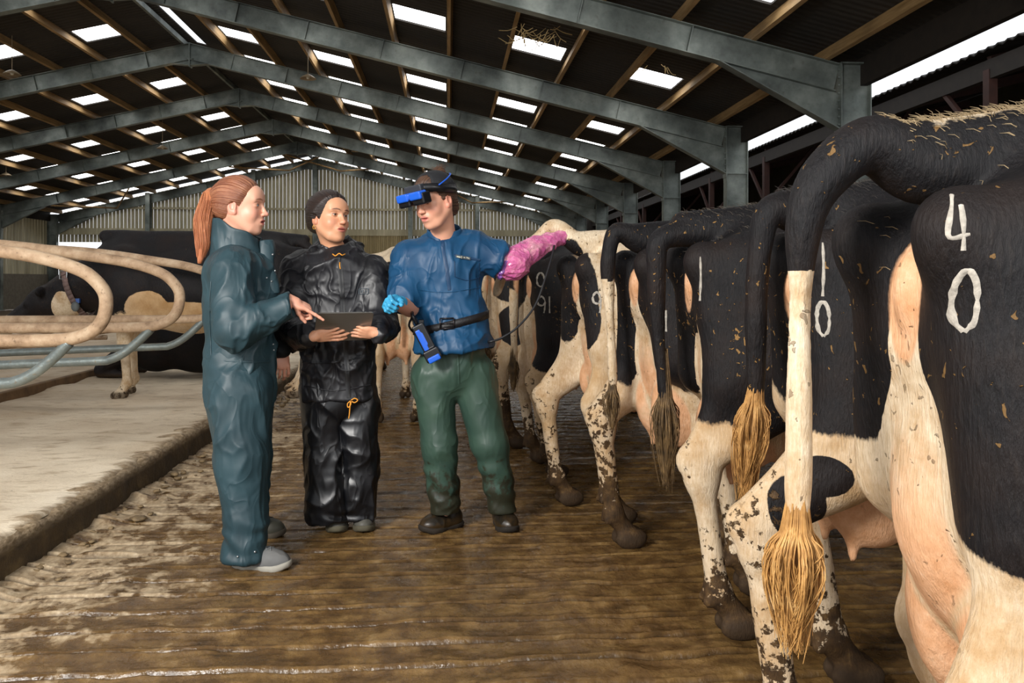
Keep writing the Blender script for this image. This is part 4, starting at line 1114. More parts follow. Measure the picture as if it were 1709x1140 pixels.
def strands(name, mat, parent, off, paths, n, spread, seed, taper=.25, thick=.0016):
    """a lock of hair: n fine strands that follow the centre path"""
    rnd = random.Random(seed); mb = MB(); cen = spline(paths[0], 6); rad = np.interp(np.linspace(0, 1, len(cen)), np.linspace(0, 1, len(paths[1])), paths[1])
    for i in range(n):
        a = rnd.uniform(0, 2*PI); q = math.sqrt(rnd.random()); end = int(len(cen)*rnd.uniform(.8, 1.0)); ph = rnd.uniform(0, 6)
        pts = [];
        for j in range(0, max(end, 4), 2):
            rj = rad[j]*q; pts.append(cen[j]+np.array([math.cos(a+.04*j), math.sin(a+.04*j), .2*math.sin(ph)])*rj+np.array([math.sin(ph+j*.3), math.cos(ph*2+j*.4), 0])*.0015)
        if len(pts) < 3: continue
        mb.tube(pts, [thick*(1-.6*k/len(pts)) for k in range(len(pts))], 4, False)
    mb.tube(cen, list(rad*.86), 16)
    me = mb.build(name, mat, parent, True, off)
    V = np.array(mb.v); a = me.data.attributes.new('flow', 'FLOAT_COLOR', 'POINT'); c = np.ones((len(V), 4), np.float32)
    c[:, 0] = vn(V*[150, 150, 3], 4)*2; c[:, 1] = V[:, 2]*2; a.data.foreach_set('color', c.ravel())
    return me
def hand(s, o, fx, nz, curls, side, thumb=(.5, .5), spread=.06, sc=1., k=.004, fat=1., stub=.03):
    """o wrist, fx direction of the fingers, nz back of the hand, side +1: thumb lies along nz x fx"""
    fx = np.array(fx, float); fx /= np.linalg.norm(fx); nz = np.array(nz, float); nz -= fx*(nz@fx); nz /= np.linalg.norm(nz)
    y = np.cross(nz, fx)*side; o = np.array(o, float); A = lambda a, b, c: o+(fx*a+y*b+nz*c)*sc
    s.cap(A(-stub, 0, 0), A(.012, 0, 0), .027*sc*fat, .026*sc*fat, .012)
    M_ = np.stack([fx, y, nz], 1)
    s.ell(A(.048, -.001, .0), np.array([.050, .040*fat, .0145*fat])*sc, .012, '+', M_); s.ell(A(.03, .022, -.008), np.array([.03, .017, .013])*sc, .01, '+', M_); s.ell(A(.03, -.022, -.007), np.array([.032, .014, .012])*sc, .01, '+', M_)
    for i, (yo, L_, r_) in enumerate(((.0285, (.041, .025, .021), .0086), (.0095, (.046, .029, .022), .0088), (-.0095, (.042, .027, .021), .0082), (-.027, (.032, .020, .018), .0074))):
        c = curls[i]; c = c if isinstance(c, tuple) else (c*.9, c, c*.7)
        p = A(.088-.006*abs(yo-.0095)/.02, yo, .0); ang = 0; sp = spread*(1.5-i)
        d0 = fx*math.cos(sp)+y*math.sin(sp)
        s.cap(A(.055, yo*.8, .002), p, .0085*sc, r_*1.02*sc*fat, .006)
        for j in range(3):
            ang += c[j]; d = d0*math.cos(ang)-nz*math.sin(ang); q = p+d*L_[j]*sc
            s.cap(p, q, r_*sc*fat*(1-.07*j), r_*sc*fat*(.95-.09*j), k); p = q
    p = A(.018, .024, -.008); a, b = thumb   # a: opening away from the palm edge, b: folding in front of the palm
    d = fx*math.cos(a)+y*math.sin(a); d = d*math.cos(b)-nz*math.sin(b)
    for j, (L, r_) in enumerate(((.040, .0125), (.032, .0100), (.026, .0088))):
        q = p+d*L*sc; s.cap(p, q, r_*sc*fat, r_*.9*sc*fat, .006); p = q; d = d*.93+fx*.30-y*.10*a; d /= np.linalg.norm(d)
def join(parts):
    Vs, Qs, Ts, n = [], [], [], 0
    for V, Q, T in parts: Vs.append(V); Qs.append(Q+n); Ts.append(T); n += len(V)
    return np.concatenate(Vs), np.concatenate(Qs), np.concatenate(Ts)
def hit(tree, px, py, lift=.002):
    a = at(px, py, 5.)-np.array([0, 0, CAMH]); a /= np.linalg.norm(a); r = tree.ray_cast(Vector((0, 0, CAMH)), Vector(a))
    return (None, None) if r[0] is None else (np.array(r[0])+np.array(r[1])*lift, np.array(r[1]))
def strip(tree, pts, wd, name, mat, parent, off, lift=.003, n=6, th=.0):
    """a flat band laid on the cloth along the picture points pts"""
    P = spline([(p[0], p[1], 0) for p in pts], n) if len(pts) > 2 else [np.array([*pts[0], 0])+(np.array([*pts[1], 0])-np.array([*pts[0], 0]))*i/n for i in range(n+1)]
    H = [hit(tree, p[0], p[1], lift) for p in P]; H = [h for h in H if h[0] is not None]
    if len(H) < 2: return None
    mb = MB(); V = []
    for i, (p, nn) in enumerate(H):
        t = H[min(i+1, len(H)-1)][0]-H[max(i-1, 0)][0]; t /= np.linalg.norm(t)+1e-9; sd = np.cross(nn, t); sd /= np.linalg.norm(sd)+1e-9
        for q in (-1, -.5, 0, .5, 1): V.append(p+sd*q*wd/2+nn*(.0015*(1-q*q)))
    mb.add(V, [(5*i+j, 5*i+j+1, 5*i+j+6, 5*i+j+5) for i in range(len(H)-1) for j in range(4)])
    return mb.build(name, mat, parent, True, off)
def shoe_sdf(heel, toe, w_=.048, boot=0., h_=.075):
    s = Sdf(); heel, toe = np.array(heel, float), np.array(toe, float); d = toe-heel; L = np.linalg.norm(d); d /= L
    z = np.array([0, 0, 1.]); y = np.cross(z, d); M_ = np.stack([d, y, z], 1)
    s.ell(heel+d*.05+z*.05, (.05, w_*.82, .05), .02, '+', M_); s.ell(toe-d*.075+z*.038, (.078, w_, .040), .03, '+', M_); s.ell(heel+d*(L*.5)+z*.045, (.09, w_*.85, .045), .03, '+', M_)
    s.cap(heel+d*.065+z*.06, heel+d*.075+z*(h_+.04+boot), .04, .043+.016*(boot > 0), .02)
    s.plane((0, 0, heel[2]+.012), (0, 0, -1), .006)
    return s, d, y, L
def sole(heel, toe, w_, mat, parent, off, tread=.028):
    heel, toe = np.array(heel, float), np.array(toe, float); d = toe-heel; L = np.linalg.norm(d); d /= L; y = np.array([-d[1], d[0], 0]); n = 48; V = []
    for (z, g) in ((0., -.002), (.008, .003), (.020, .004), (tread, 0.)):
        for j in range(n):
            a = 2*PI*j/n; u = .5+.5*math.cos(a); wl = w_*(.80+.24*ss(.35, .75, np.array(u))-.10*math.exp(-((u-.45)/.15)**2)); r_ = math.copysign(abs(math.sin(a))**.75, math.sin(a))
            lift = .014*ss(.8, 1., np.array(u)); nb = .004*(j % 3 == 0)*(z < .01)
            V.append(heel+d*(L*u+g*math.cos(a))+y*(wl+g-nb)*r_+np.array([0, 0, z+float(lift)]))
    F_ = [(i*n+j, i*n+(j+1) % n, (i+1)*n+(j+1) % n, (i+1)*n+j) for i in range(3) for j in range(n)]+[tuple(range(n))[::-1], tuple(3*n+j for j in range(n))]
    return MB().add(V, F_).build('sole', mat, parent, True, off)
def shoe(name, heel, toe, mats, parent, off, w_=.048, boot=0., laces=None, h_=.07):
    s, d, y, L = shoe_sdf(heel, toe, w_, boot, h_); V, Q = s.mesh(.004); V = relax(V, Q, 1); o = pmesh(name, V, Q, mats[0], parent, off=off)
    sole(np.array(heel)-d*.005, np.array(toe)+d*.005, w_+.004, mats[1], o, off)
    if laces:
        tr = BVHTree.FromPolygons([tuple(v) for v in V], [tuple(map(int, q)) for q in Q]); mb = MB()
        for i in range(4):
            u = L*(.42+.08*i); c = np.array(heel)+d*u
            for sg in (-1, 1):
                pts = []
                for k in range(7):
                    p = c+d*(.02*(k/6-.5))*sg+y*(-.02+.04*k/6); r_ = tr.ray_cast(Vector(p+np.array([0, 0, .3])), Vector((0, 0, -1)))
                    if r_[0] is not None: pts.append(np.array(r_[0])+np.array([0, 0, .002]))
                if len(pts) > 2: mb.tube(pts, .0022, 6)
        if mb.f: mb.build('laces', laces, o, True, off)
    return o
C3 = lambda px, py, Y: at(px, py, Y)

# ------------------------------------------------ woman in the teal coverall (faces right)
def woman_teal():
    base = np.array([-.82, 3.62, 0.]); off = base
    teal = clothmat('teal_waterproof', '22383f', '2e4850', .5, .8, .4)
    tealin = clothmat('dark_lining', '14181b', '1b2023', .7)
    h = Head(C3(401, 345, 3.60), R(84), R(2), 0, 1.06)
    hs_ = head_sdf(h, 'open'); hs_.cap(h.w((-.02, 0, -.06)), C3(391, 425, 3.62), .052, .062, .03)
    V, Q = hs_.mesh(.0021); V = relax(V, Q, 1, .35); T = face_tone(h, V, 'e2ab90', 'b8605a', '8a5638', 'd98a78')
    parts = [(V, Q, T)]
    base_t = np.array(lin('dea288'))
    # pointing right hand
    hd = Sdf(); wr = C3(490, 503, 3.40); tip = C3(533, 523, 3.43)
    fd = tip-wr; fd /= np.linalg.norm(fd)
    hand(hd, wr-fd*.0, fd, (.30, -.35, .9), [(.05, .05, .05), (.95, 1.45, .7), (1.05, 1.5, .8), (1.1, 1.5, .8)], -1, thumb=(.05, .75), sc=.84)
    V2, Q2 = hd.mesh(.0021); V2 = relax(V2, Q2, 1, .35); parts.append((V2, Q2, np.tile(base_t, (len(V2), 1))))
    # hanging left hand
    hd = Sdf(); hand(hd, C3(468, 585, 3.80), (.12, -.1, -1.), (.4, -1, .1), [(.5, .6, .3)]*4, 1, thumb=(.3, .6), sc=.93)
    V2, Q2 = hd.mesh(.0025); V2 = relax(V2, Q2, 1, .35); parts.append((V2, Q2, np.tile(base_t, (len(V2), 1))))
    # body under the clothes
    b = Sdf(); sh1, sh2 = C3(388, 450, 3.47), C3(402, 445, 3.79); hip = C3(402, 610, 3.62)
    b.cap(C3(395, 470, 3.62), hip, .10, .10, .06).cap(sh1, sh2, .05, .05, .04).cap(C3(392, 420, 3.62), C3(395, 470, 3.62), .05, .08, .04)
    k1, a1 = C3(400, 780, 3.50), C3(407, 915, 3.46); k2, a2 = C3(405, 770, 3.76), C3(420, 870, 3.86)
    for (hp, kn, an) in ((C3(400, 640, 3.54), k1, a1), (C3(405, 635, 3.70), k2, a2)): b.cap(hp, kn, .075, .05, .05).cap(kn, an, .05, .035, .03)
    e1, c1 = C3(391, 553, 3.37), C3(480, 510, 3.39); e2, c2 = C3(430, 540, 3.86), C3(466, 575, 3.80)
    b.cap(sh1, e1, .045, .036, .03).cap(e1, c1, .036, .026, .02).cap(sh2, e2, .045, .036, .03).cap(e2, c2, .036, .026, .02)
    V2, Q2 = b.mesh(.014); parts.append((V2, Q2, np.tile(base_t, (len(V2), 1))))
    V, Q, T = join(parts)
    root = pmesh('person', V, Q, SKIN, attrs={'tone': T}, off=off); root.location = base
    tag(root, 'red-haired person with a ponytail in a teal coverall pointing at the tablet', 'person')
    add_eyes(h, root, off, '5b7380', (R(-4), R(-6)))
    # coverall legs
    s = Sdf()
    s.cap(C3(400, 600, 3.60), C3(402, 650, 3.60), .138, .138, .05, sc=((0, 1, 0), 1.05))
    s.cap(C3(398, 655, 3.53), C3(402, 770, 3.50), .124, .104, .05).cap(C3(400, 770, 3.50), C3(410, 868, 3.46), .108, .088, .04).cap(C3(410, 868, 3.46), C3(408, 940, 3.45), .086, .094, .03)
    s.cap(C3(412, 650, 3.70), C3(412, 760, 3.76), .115, .10, .05).cap(C3(412, 760, 3.76), C3(412, 850, 3.82), .10, .088, .04).cap(C3(412, 850, 3.82), C3(410, 895, 3.86), .088, .09, .03)
    s.plane((0, 0, .045), (0, 0, -1), .004)
    def bunch(V, N):
        z = V[:, 2]; m = ss(.55, .15, z)
        return V+N*(m*.007*np.sin(z*62+6*vn(V*[7, 7, 9], 4)+V[:, 0]*24+V[:, 1]*9)*ss(-.5, .6, vn(V*[5, 5, 7], 8)))[:, None]
    o, tr = garment('trousers', s, teal, root, [((7, 7, 2.4), .020, 3), ((14, 14, 6), .008, 3)], 11, off=off, extra=bunch)
    for px, py in ((425, 921), (397, 929)):
        p, nn = hit(tr, px, py, .002)
        if p is not None: MB().add(*sph(p, .005, 8)).build('press_stud', simple('stud_metal', 'b9bdbf', .3, .9), o, True, off)
    # coat
    s = Sdf()
    s.cap(C3(396, 462, 3.62), C3(399, 520, 3.62), .143, .138, .06, sc=((0, 1, 0), 1.22)); s.cap(C3(399, 520, 3.62), C3(402, 600, 3.62), .138, .140, .05, sc=((0, 1, 0), 1.12))
    s.cap(C3(402, 600, 3.62), C3(402, 655, 3.60), .141, .143, .05, sc=((0, 1, 0), 1.1))
    s.cap(C3(385, 440, 3.50), C3(398, 438, 3.76), .075, .07, .05)
    s.cap(C3(425, 455, 3.60), C3(440, 500, 3.60), .07, .06, .06)
    s.cap(sh1+[0, 0, -.01], e1, .086, .078, .035).cap(e1, C3(440, 533, 3.38), .078, .064, .03).cap(C3(440, 533, 3.38), C3(496, 504, 3.39), .062, .055, .02)
    s.plane(C3(487, 507, 3.39), (1, 0, .25), .003)
    s.plane((0, 0, .58), (0, 0, -1), .004)
    coat, tr = garment('coat', s, teal, root, [((6, 6, 4), .018, 3), ((13, 13, 7), .009, 3)], 21, off=off)
    # far sleeve, dark
    s = Sdf(); s.cap(sh2, e2, .07, .065, .03).cap(e2, C3(468, 583, 3.80), .06, .045, .02); garment('far_sleeve', s, tealin, coat, [((10, 10, 5), .008, 3)], 23, off=off)
    # stand-up collar: open ring around the neck
    def collar_(cx, Y, z0, zb, zf, rx, ry, mat, nm, lean=0., open_a=.5, th=.008, par=coat):
        n = 56; V = []; rows = 8; c0 = C3(cx, 400, Y)
        for i in range(rows):
            f = i/(rows-1)
            for j in range(n):
                a = open_a+(2*PI-2*open_a)*j/(n-1); z1 = zb+(zf-zb)*(.5+.5*math.cos(a)); z = z0+(z1-z0)*f
                rr = 1.10-.14*f+.04*math.sin(a*3+f*5)+.025*math.sin(a*7+f*9)+.02*math.sin(f*14)
                V.append((c0[0]+rx*rr*math.cos(a)-.012*(1-f), Y+ry*rr*math.sin(a), z+.005*math.sin(5*a)))
        o = MB().add(V, [(i*n+j, i*n+j+1, (i+1)*n+j+1, (i+1)*n+j) for i in range(rows-1) for j in range(n-1)]).build(nm, mat, par, True, off)
        m = o.modifiers.new('s', 'SOLIDIFY'); m.thickness = th; m = o.modifiers.new('ss', 'SUBSURF'); m.levels = 1; m.render_levels = 1
        return o
    collar_(398, 3.62, 1.28, 1.505, 1.405, .108, .102, teal, 'collar', .12, .35)
    collar_(404, 3.64, 1.29, 1.47, 1.40, .100, .088, tealin, 'collar_lining', .1, .12)
    # open front lapel
    mb = MB(); pts = [C3(449, 400, 3.62), C3(452, 425, 3.60), C3(456, 455, 3.58), C3(462, 490, 3.56)]; cen = spline(pts, 8)
    V = []; n = len(cen)
    for i, p in enumerate(cen):
        f = i/(n-1); wv_ = .022*(1-.5*f)+.006*math.sin(f*9); V += [p+[-.05, -.02, -.01], p+[-.02, -.028, .0], p+[wv_*.6, -.012, .002], p+[wv_, .01, .0]]
    mb.add(V, [(4*i+j, 4*i+j+1, 4*i+j+5, 4*i+j+4) for i in range(n-1) for j in range(3)]); q = mb.build('lapel', teal, coat, True, off); m = q.modifiers.new('s', 'SOLIDIFY'); m.thickness = .008
    q.modifiers.new('ss', 'SUBSURF').levels = 1
    stud = simple('stud_metal', 'b9bdbf', .3, .9)
    for px, py in ((455, 425), (444, 464), (452, 470), (459, 452), (455, 575), (456, 585)):
        p, nn = hit(tr, px, py, .004); p = C3(px, py, 3.5) if p is None else p
        MB().add(*sph(p, .0045, 8)).build('press_stud', stud, coat, True, off)
    strip(tr, [(352, 470), (350, 520), (352, 580), (352, 640)], .006, 'seam', teal, coat, off, .002); strip(tr, [(353, 600), (385, 603), (420, 604), (450, 603)], .010, 'waist_seam', teal, coat, off, .002)
    strip(tr, [(479, 487), (482, 508), (480, 526)], .008, 'cuff_seam', teal, coat, off, .002)
    # hair
    HM = hairmat('auburn_hair', '5a2c1c', '90563a', 'c8946e'); HP = hairmat('red_ponytail', '8a4526', 'bf7145', 'e6ab7a')
    hc = hair_cap(h, 'hair', HM, root, off, .012, line=None, pl=((.088, 0, .080), (.86, 0, -.50)), seed=3, low=-.065, extra=lambda s, h: s.ell(h.w((-.095, 0, .045)), .03*h.s, .03))
    strands('ponytail', HP, hc, off, ([h.w((-.09, 0, .055)), h.w((-.125, 0, .055)), C3(350, 335, 3.60), C3(340, 370, 3.60), C3(339, 405, 3.58), C3(333, 440, 3.57)], [.018, .026, .040, .044, .034, .010]), 520, .04, 5)
    MB().tube([h.w((-.095+.012*math.cos(a), .026*math.sin(a), .055+.026*math.cos(a))) for a in np.linspace(0, 2*PI, 20)], .004, 6).build('hair_tie', HM and simple('hair_tie', '5a2c22', .7), hc, True, off)
    # shoes
    grey = clothmat('grey_trainer', '5a5d60', '76746f', .7); sole_m = simple('pale_sole', '9d998e', .8, var=.2, bump=.3); dk = clothmat('brown_shoe', '3a3a32', '4a483c', .6)
    shoe('shoe', C3(391, 948, 3.47)*[1, 1, 0], C3(483, 950, 3.42)*[1, 1, 0], (grey, sole_m), root, off, .047, laces=simple('lace', '6b6f70', .8))
    shoe('shoe', [on(408, 888)[0], 3.90, 0], [on(476, 893)[0], 3.86, 0], (dk, simple('dark_sole', '4c4438', .8)), root, off, .046, laces=simple('lace', '2b2b28', .8))
woman_teal()

# ------------------------------------------------ woman in black raincoat with the tablet
def woman_black():
    base = np.array([-.48, 3.95, 0.]); off = base
    blk = clothmat('black_nylon', '131316', '1f1f24', .44, 1.1, .5); blk2 = clothmat('black_nylon_trousers', '0c0d10', '15161a', .36, 1.0, .5)
    h = Head(C3(549, 364, 3.93), R(46), R(-2), R(-4), 1.05)
    hs_ = head_sdf(h); hs_.cap(h.w((-.015, 0, -.06)), C3(562, 425, 3.97), .047, .056, .03)
    V, Q = hs_.mesh(.0021); V = relax(V, Q, 1, .35); T = face_tone(h, V, 'd9a07c', 'b5645a', '4a2c20', 'd08468')
    parts = [(V, Q, T)]; base_t = np.array(lin('d9a07e'))
    # tablet frame
    TC = C3(573, 545, 3.60); tx = np.array([.95, .31, 0.]); tilt = R(48); ty = np.array([.31*math.cos(tilt), -.95*math.cos(tilt), math.sin(tilt)]); tn = -np.cross(tx, ty)
    # hand left in the picture (her right): palm under the near left corner
    hd = Sdf(); hand(hd, C3(522, 562, 3.585), (.93, .16, .06), (-.1, -.80, -.6), [(.0, .25, .25), (.05, .25, .25), (.1, .3, .25), (.15, .3, .3)], -1, thumb=(.7, .75), sc=.88, spread=.07, stub=0.)
    V2, Q2 = hd.mesh(.0021); V2 = relax(V2, Q2, 1, .35); parts.append((V2, Q2, np.tile(base_t, (len(V2), 1))))
    hd = Sdf(); hand(hd, C3(629, 557, 3.64), (-.90, -.12, .10), (.1, -.80, -.6), [(.15, .6, .4), (.2, .6, .4), (.25, .6, .4), (.3, .6, .4)], 1, thumb=(.7, .75), sc=.86, spread=.07, stub=0.)
    V2, Q2 = hd.mesh(.0021); V2 = relax(V2, Q2, 1, .35); parts.append((V2, Q2, np.tile(base_t, (len(V2), 1))))
    b = Sdf(); sA, sB = C3(500, 447, 3.98), C3(622, 450, 3.98)
    b.cap(C3(562, 470, 3.99), C3(563, 620, 3.99), .10, .11, .06).cap(sA, sB, .045, .045, .04).cap(C3(562, 425, 3.97), C3(562, 470, 3.98), .05, .08, .04)
    eA, wA = C3(489, 552, 3.84), C3(517, 562, 3.605); eB, wB = C3(637, 542, 3.88), C3(631, 557, 3.66)
    b.cap(sA, eA, .042, .035, .03).cap(eA, wA, .035, .025, .02).cap(sB, eB, .042, .035, .03).cap(eB, wB, .035, .025, .02)
    for x0, x1 in ((537, 562), (592, 600)):
        b.cap(C3(x0, 640, 3.98), C3(x1-5, 760, 3.95), .075, .05, .04).cap(C3(x1-5, 760, 3.95), C3(x1, 865, 3.95), .05, .035, .03)
    V2, Q2 = b.mesh(.014); parts.append((V2, Q2, np.tile(base_t, (len(V2), 1))))
    V, Q, T = join(parts); root = pmesh('person', V, Q, SKIN, attrs={'tone': T}, off=off); root.location = base
    tag(root, 'dark-haired person in a shiny black raincoat holding the tablet in both hands', 'person')
    add_eyes(h, root, off, '4a3222', (R(-4), 0))
    # trousers
    s = Sdf(); s.cap(C3(565, 620, 3.98), C3(565, 650, 3.98), .165, .17, .05, sc=((0, 1, 0), .8))
    s.cap(C3(534, 655, 3.97), C3(541, 760, 3.95), .106, .100, .02).cap(C3(541, 760, 3.95), C3(548, 866, 3.93), .100, .094, .012)
    s.cap(C3(596, 655, 3.99), C3(598, 760, 3.97), .104, .096, .008).cap(C3(598, 760, 3.97), C3(601, 858, 3.96), .096, .082, .008)
    s.plane((0, 0, .05), (0, 0, -1), .004)
    def bunch(V, N):
        z = V[:, 2]; m = ss(.35, .05, z); return V+N*(m*.009*np.sin(z*60+6*vn(V*[8, 8, 8], 4)+V[:, 0]*20)*ss(-.5, .6, vn(V*[6, 6, 8], 8)))[:, None]
    o, tr = garment('trousers', s, blk2, root, [((6, 6, 2.5), .022, 3), ((12, 12, 5), .012, 4)], 31, off=off, extra=bunch)
    p, nn = hit(tr, 549, 878, .002)
    if p is not None: MB().add(*sph(p, .005, 8)).build('press_stud', simple('stud_metal', 'b9bdbf', .3, .9), o, True, off)
    # coat
    s = Sdf(); F_ = ((0, 1, 0), .78)
    s.cap(C3(562, 470, 3.98), C3(563, 540, 3.98), .185, .185, .06, sc=F_).cap(C3(563, 540, 3.98), C3(565, 660, 3.98), .185, .192, .05, sc=F_)
    s.cap(C3(508, 452, 3.99), C3(618, 455, 3.99), .078, .075, .07); s.cap(C3(562, 425, 3.99), C3(562, 450, 3.99), .085, .11, .05)
    s.cap(sA+[-.01, 0, -.02], eA, .088, .082, .04).cap(eA, wA+[-.01, .0, 0], .078, .050, .03)
    s.cap(sB+[.01, 0, -.02], eB, .084, .076, .04).cap(eB, wB, .072, .046, .03)
    s.cap(C3(562, 405, 3.97), C3(562, 380, 3.95), .055, .055, .02, '-')
    s.plane((0, 0, C3(560, 667, 3.9)[2]), (0, 0, -1), .004)
    coat, tr = garment('raincoat', s, blk, root, [((5, 5, 3.5), .024, 3), ((12, 12, 8), .012, 4), ((25, 25, 18), .004, 3)], 41, off=off, res=.0055)
    # collar with rolled hood
    c = C3(561, 425, 3.98)
    s = Sdf(); P_ = [c+np.array([.098*math.cos(a), .085*math.sin(a), .005+.045*math.sin(a)*.9]) for a in np.radians(np.linspace(-48, 228, 14))]
    s.chain(P_, [.024, .030, .034, .038, .042, .046, .048, .048, .046, .042, .038, .034, .030, .024], .02)
    s.chain([p+[.0, .0, -.03] for p in P_], [.03]*14, .03)
    garment('hood', s, blk, coat, [((12, 12, 12), .016, 3), ((26, 26, 26), .006, 3)], 43, off=off, res=.005)
    s = Sdf(); P_ = [c+np.array([.075*math.cos(a), .070*math.sin(a), .012+.02*math.sin(a)]) for a in np.radians(np.linspace(-66, 246, 14))]
    s.chain(P_, [.013]*14, .01); s.chain([p+[0, 0, .035] for p in P_], [.010]*14, .03)
    garment('collar', s, blk, coat, [((14, 14, 14), .004, 3)], 44, off=off, res=.004)
    # undershirt, drawcord, zip, pockets, badge
    MB().tube([C3(541+3*i, 421+.04*(i-7)**2*-1+6, 3.895+.0015*(i-7)**2) for i in range(15)], .012, 8).build('shirt_neck', simple('dark_tee', '19171c', .9), root, True, off)
    org = simple('orange_cord', 'd9912c', .6)
    mb = MB().tube(spline([C3(555, 424, 3.84), C3(560, 427, 3.83), C3(566, 423, 3.83), C3(571, 426, 3.83), C3(576, 424, 3.85)], 5), .0028, 6); mb.tube(spline([C3(567, 438, 3.81), C3(567, 443, 3.80), C3(568, 449, 3.80)], 5), .0028, 6)
    mb.build('neck_cord', org, coat, True, off)
    zp = []
    ZM = simple('zip_black', '0c0c0e', .35)
    strip(tr, [(567, 438), (570, 480), (574, 530), (578, 600), (582, 664)], .022, 'zip_flap', ZM, coat, off, .003, 8)
    strip(tr, [(500, 604), (530, 606), (567, 604)], .010, 'pocket_seam', blk, coat, off, .003); strip(tr, [(592, 600), (620, 600)], .02, 'pocket_flap', blk, coat, off, .004); strip(tr, [(508, 644), (560, 652), (630, 640)], .006, 'hem_seam', blk, coat, off, .002)
    bm_ = simple('badge_grey', '55616a', .5)
    for q in ([(599, 482), (615, 482)], [(599, 491), (615, 491)]): strip(tr, q, .0022, 'badge', bm_, coat, off, .004, 6)
    for q in ([(599, 482), (599, 491)], [(615, 482), (615, 491)], [(603, 484), (603, 489)], [(606, 484), (606, 489)], [(611, 485), (611, 489)]): strip(tr, q, .003, 'badge', bm_, coat, off, .004, 4)
    mb = MB(); B = lambda x, y: C3(x, y, 3.80)
    mb.tube(spline([B(586, 668), B(592, 665), B(597, 668), B(592, 672), B(587, 670)], 6), .003, 6).tube(spline([B(585, 669), B(580, 674), B(581, 680), B(585, 676), B(586, 670)], 6), .003, 6)
    mb.tube(spline([B(585, 670), B(584, 680), B(583, 692), B(582, 699)], 5), .003, 6); mb.build('hem_cord', org, coat, True, off)
    # hair: centre parting, low bun with a golden clip
    HM = hairmat('dark_hair', '0f0a08', '241712', '452e23', .34)
    hc = hair_cap(h, 'hair', HM, root, off, .015, line=None, pl=((.091, 0, .080), (.87, 0, -.49)), part=True, seed=9, low=-.065, extra=lambda s, h: (s.ell(h.w((-.095, 0, -.02)), .042*h.s, .03), s.ell(h.w((-.02, 0, .03)), np.array([.08, .088, .07])*h.s, .03, '+', h.R)))
    gold = simple('clip_gold', 'c9963f', .3, .7); mb = MB(); rnd = random.Random(2)
    for i in range(7):
        c = h.w((-.085-.012*rnd.random(), .035+.018*rnd.random(), -.065+.016*i*.6)); c2 = c+h.R@np.array([rnd.uniform(-.02, .005), .014, rnd.uniform(-.012, .012)])
        mb.tube([c, c2], .0045, 6); mb.add(*sph(c2, .007, 8))
    mb.build('hair_clip', gold, hc, True, off)
    e = h.w((-.002, -.079, -.045))
    MB().tube([e+np.array([.006*math.cos(a), -.004, .009*math.sin(a)-.008]) for a in np.linspace(0, 2*PI, 16)], .0014, 6).build('earring', gold, root, True, off)
    sm = clothmat('grey_shoe', '4b4a44', '5d5b52', .55, dirt=(.0, .05, '3a2c18')); so = simple('grey_sole', '55503f', .8, var=.2)
    t1, t2 = on(561, 893), on(607, 892)
    shoe('shoe', t1+[-.02, .25, 0], t1, (sm, so), root, off, .05); shoe('shoe', t2+[-.02, .25, 0], t2, (sm, so), root, off, .05)
    # tablet
    t = empty('tablet', TC, 0, 'silver-backed tablet computer held between the hands of the dark-haired person', 'tablet')
    al = simple('tablet_aluminium', '8f8e8a', .35, .8, var=.06); W_, H_ = .125, .088
    def rr(w_, h_, r_, z):
        return [(cx*(w_-r_)+r_*math.cos(a), cy*(h_-r_)+r_*math.sin(a)) for cx, cy, a0 in ((1, 1, 0), (-1, 1, 90), (-1, -1, 180), (1, -1, 270)) for a in [R(a0+15*i) for i in range(7)]]
    def slab(w_, h_, r_, z0, z1):
        P = rr(w_, h_, r_, 0); mb = MB(); n = len(P); V = [tx*p[0]+ty*p[1]+tn*z for z in (z0, z1) for p in P]
        mb.add(V, [tuple(range(n))[::-1], tuple(range(n, 2*n))]+[(i, (i+1) % n, (i+1) % n+n, i+n) for i in range(n)]); return mb
    slab(W_, H_, .012, -.004, .003).build('back_shell', al, t, bev=.002)
    slab(W_-.006, H_-.006, .008, .003, .0045).build('screen', simple('tablet_glass', '0e0f12', .08), t)
    mb = MB(); P = tx*.085+ty*(H_+.0005)
    for u in (-.012, 0.006): mb.bar(P+tx*u, P+tx*(u+.01), .003, .002, tn)
    mb.build('buttons', simple('button_dark', '3a3a3a', .4), t)
woman_black()

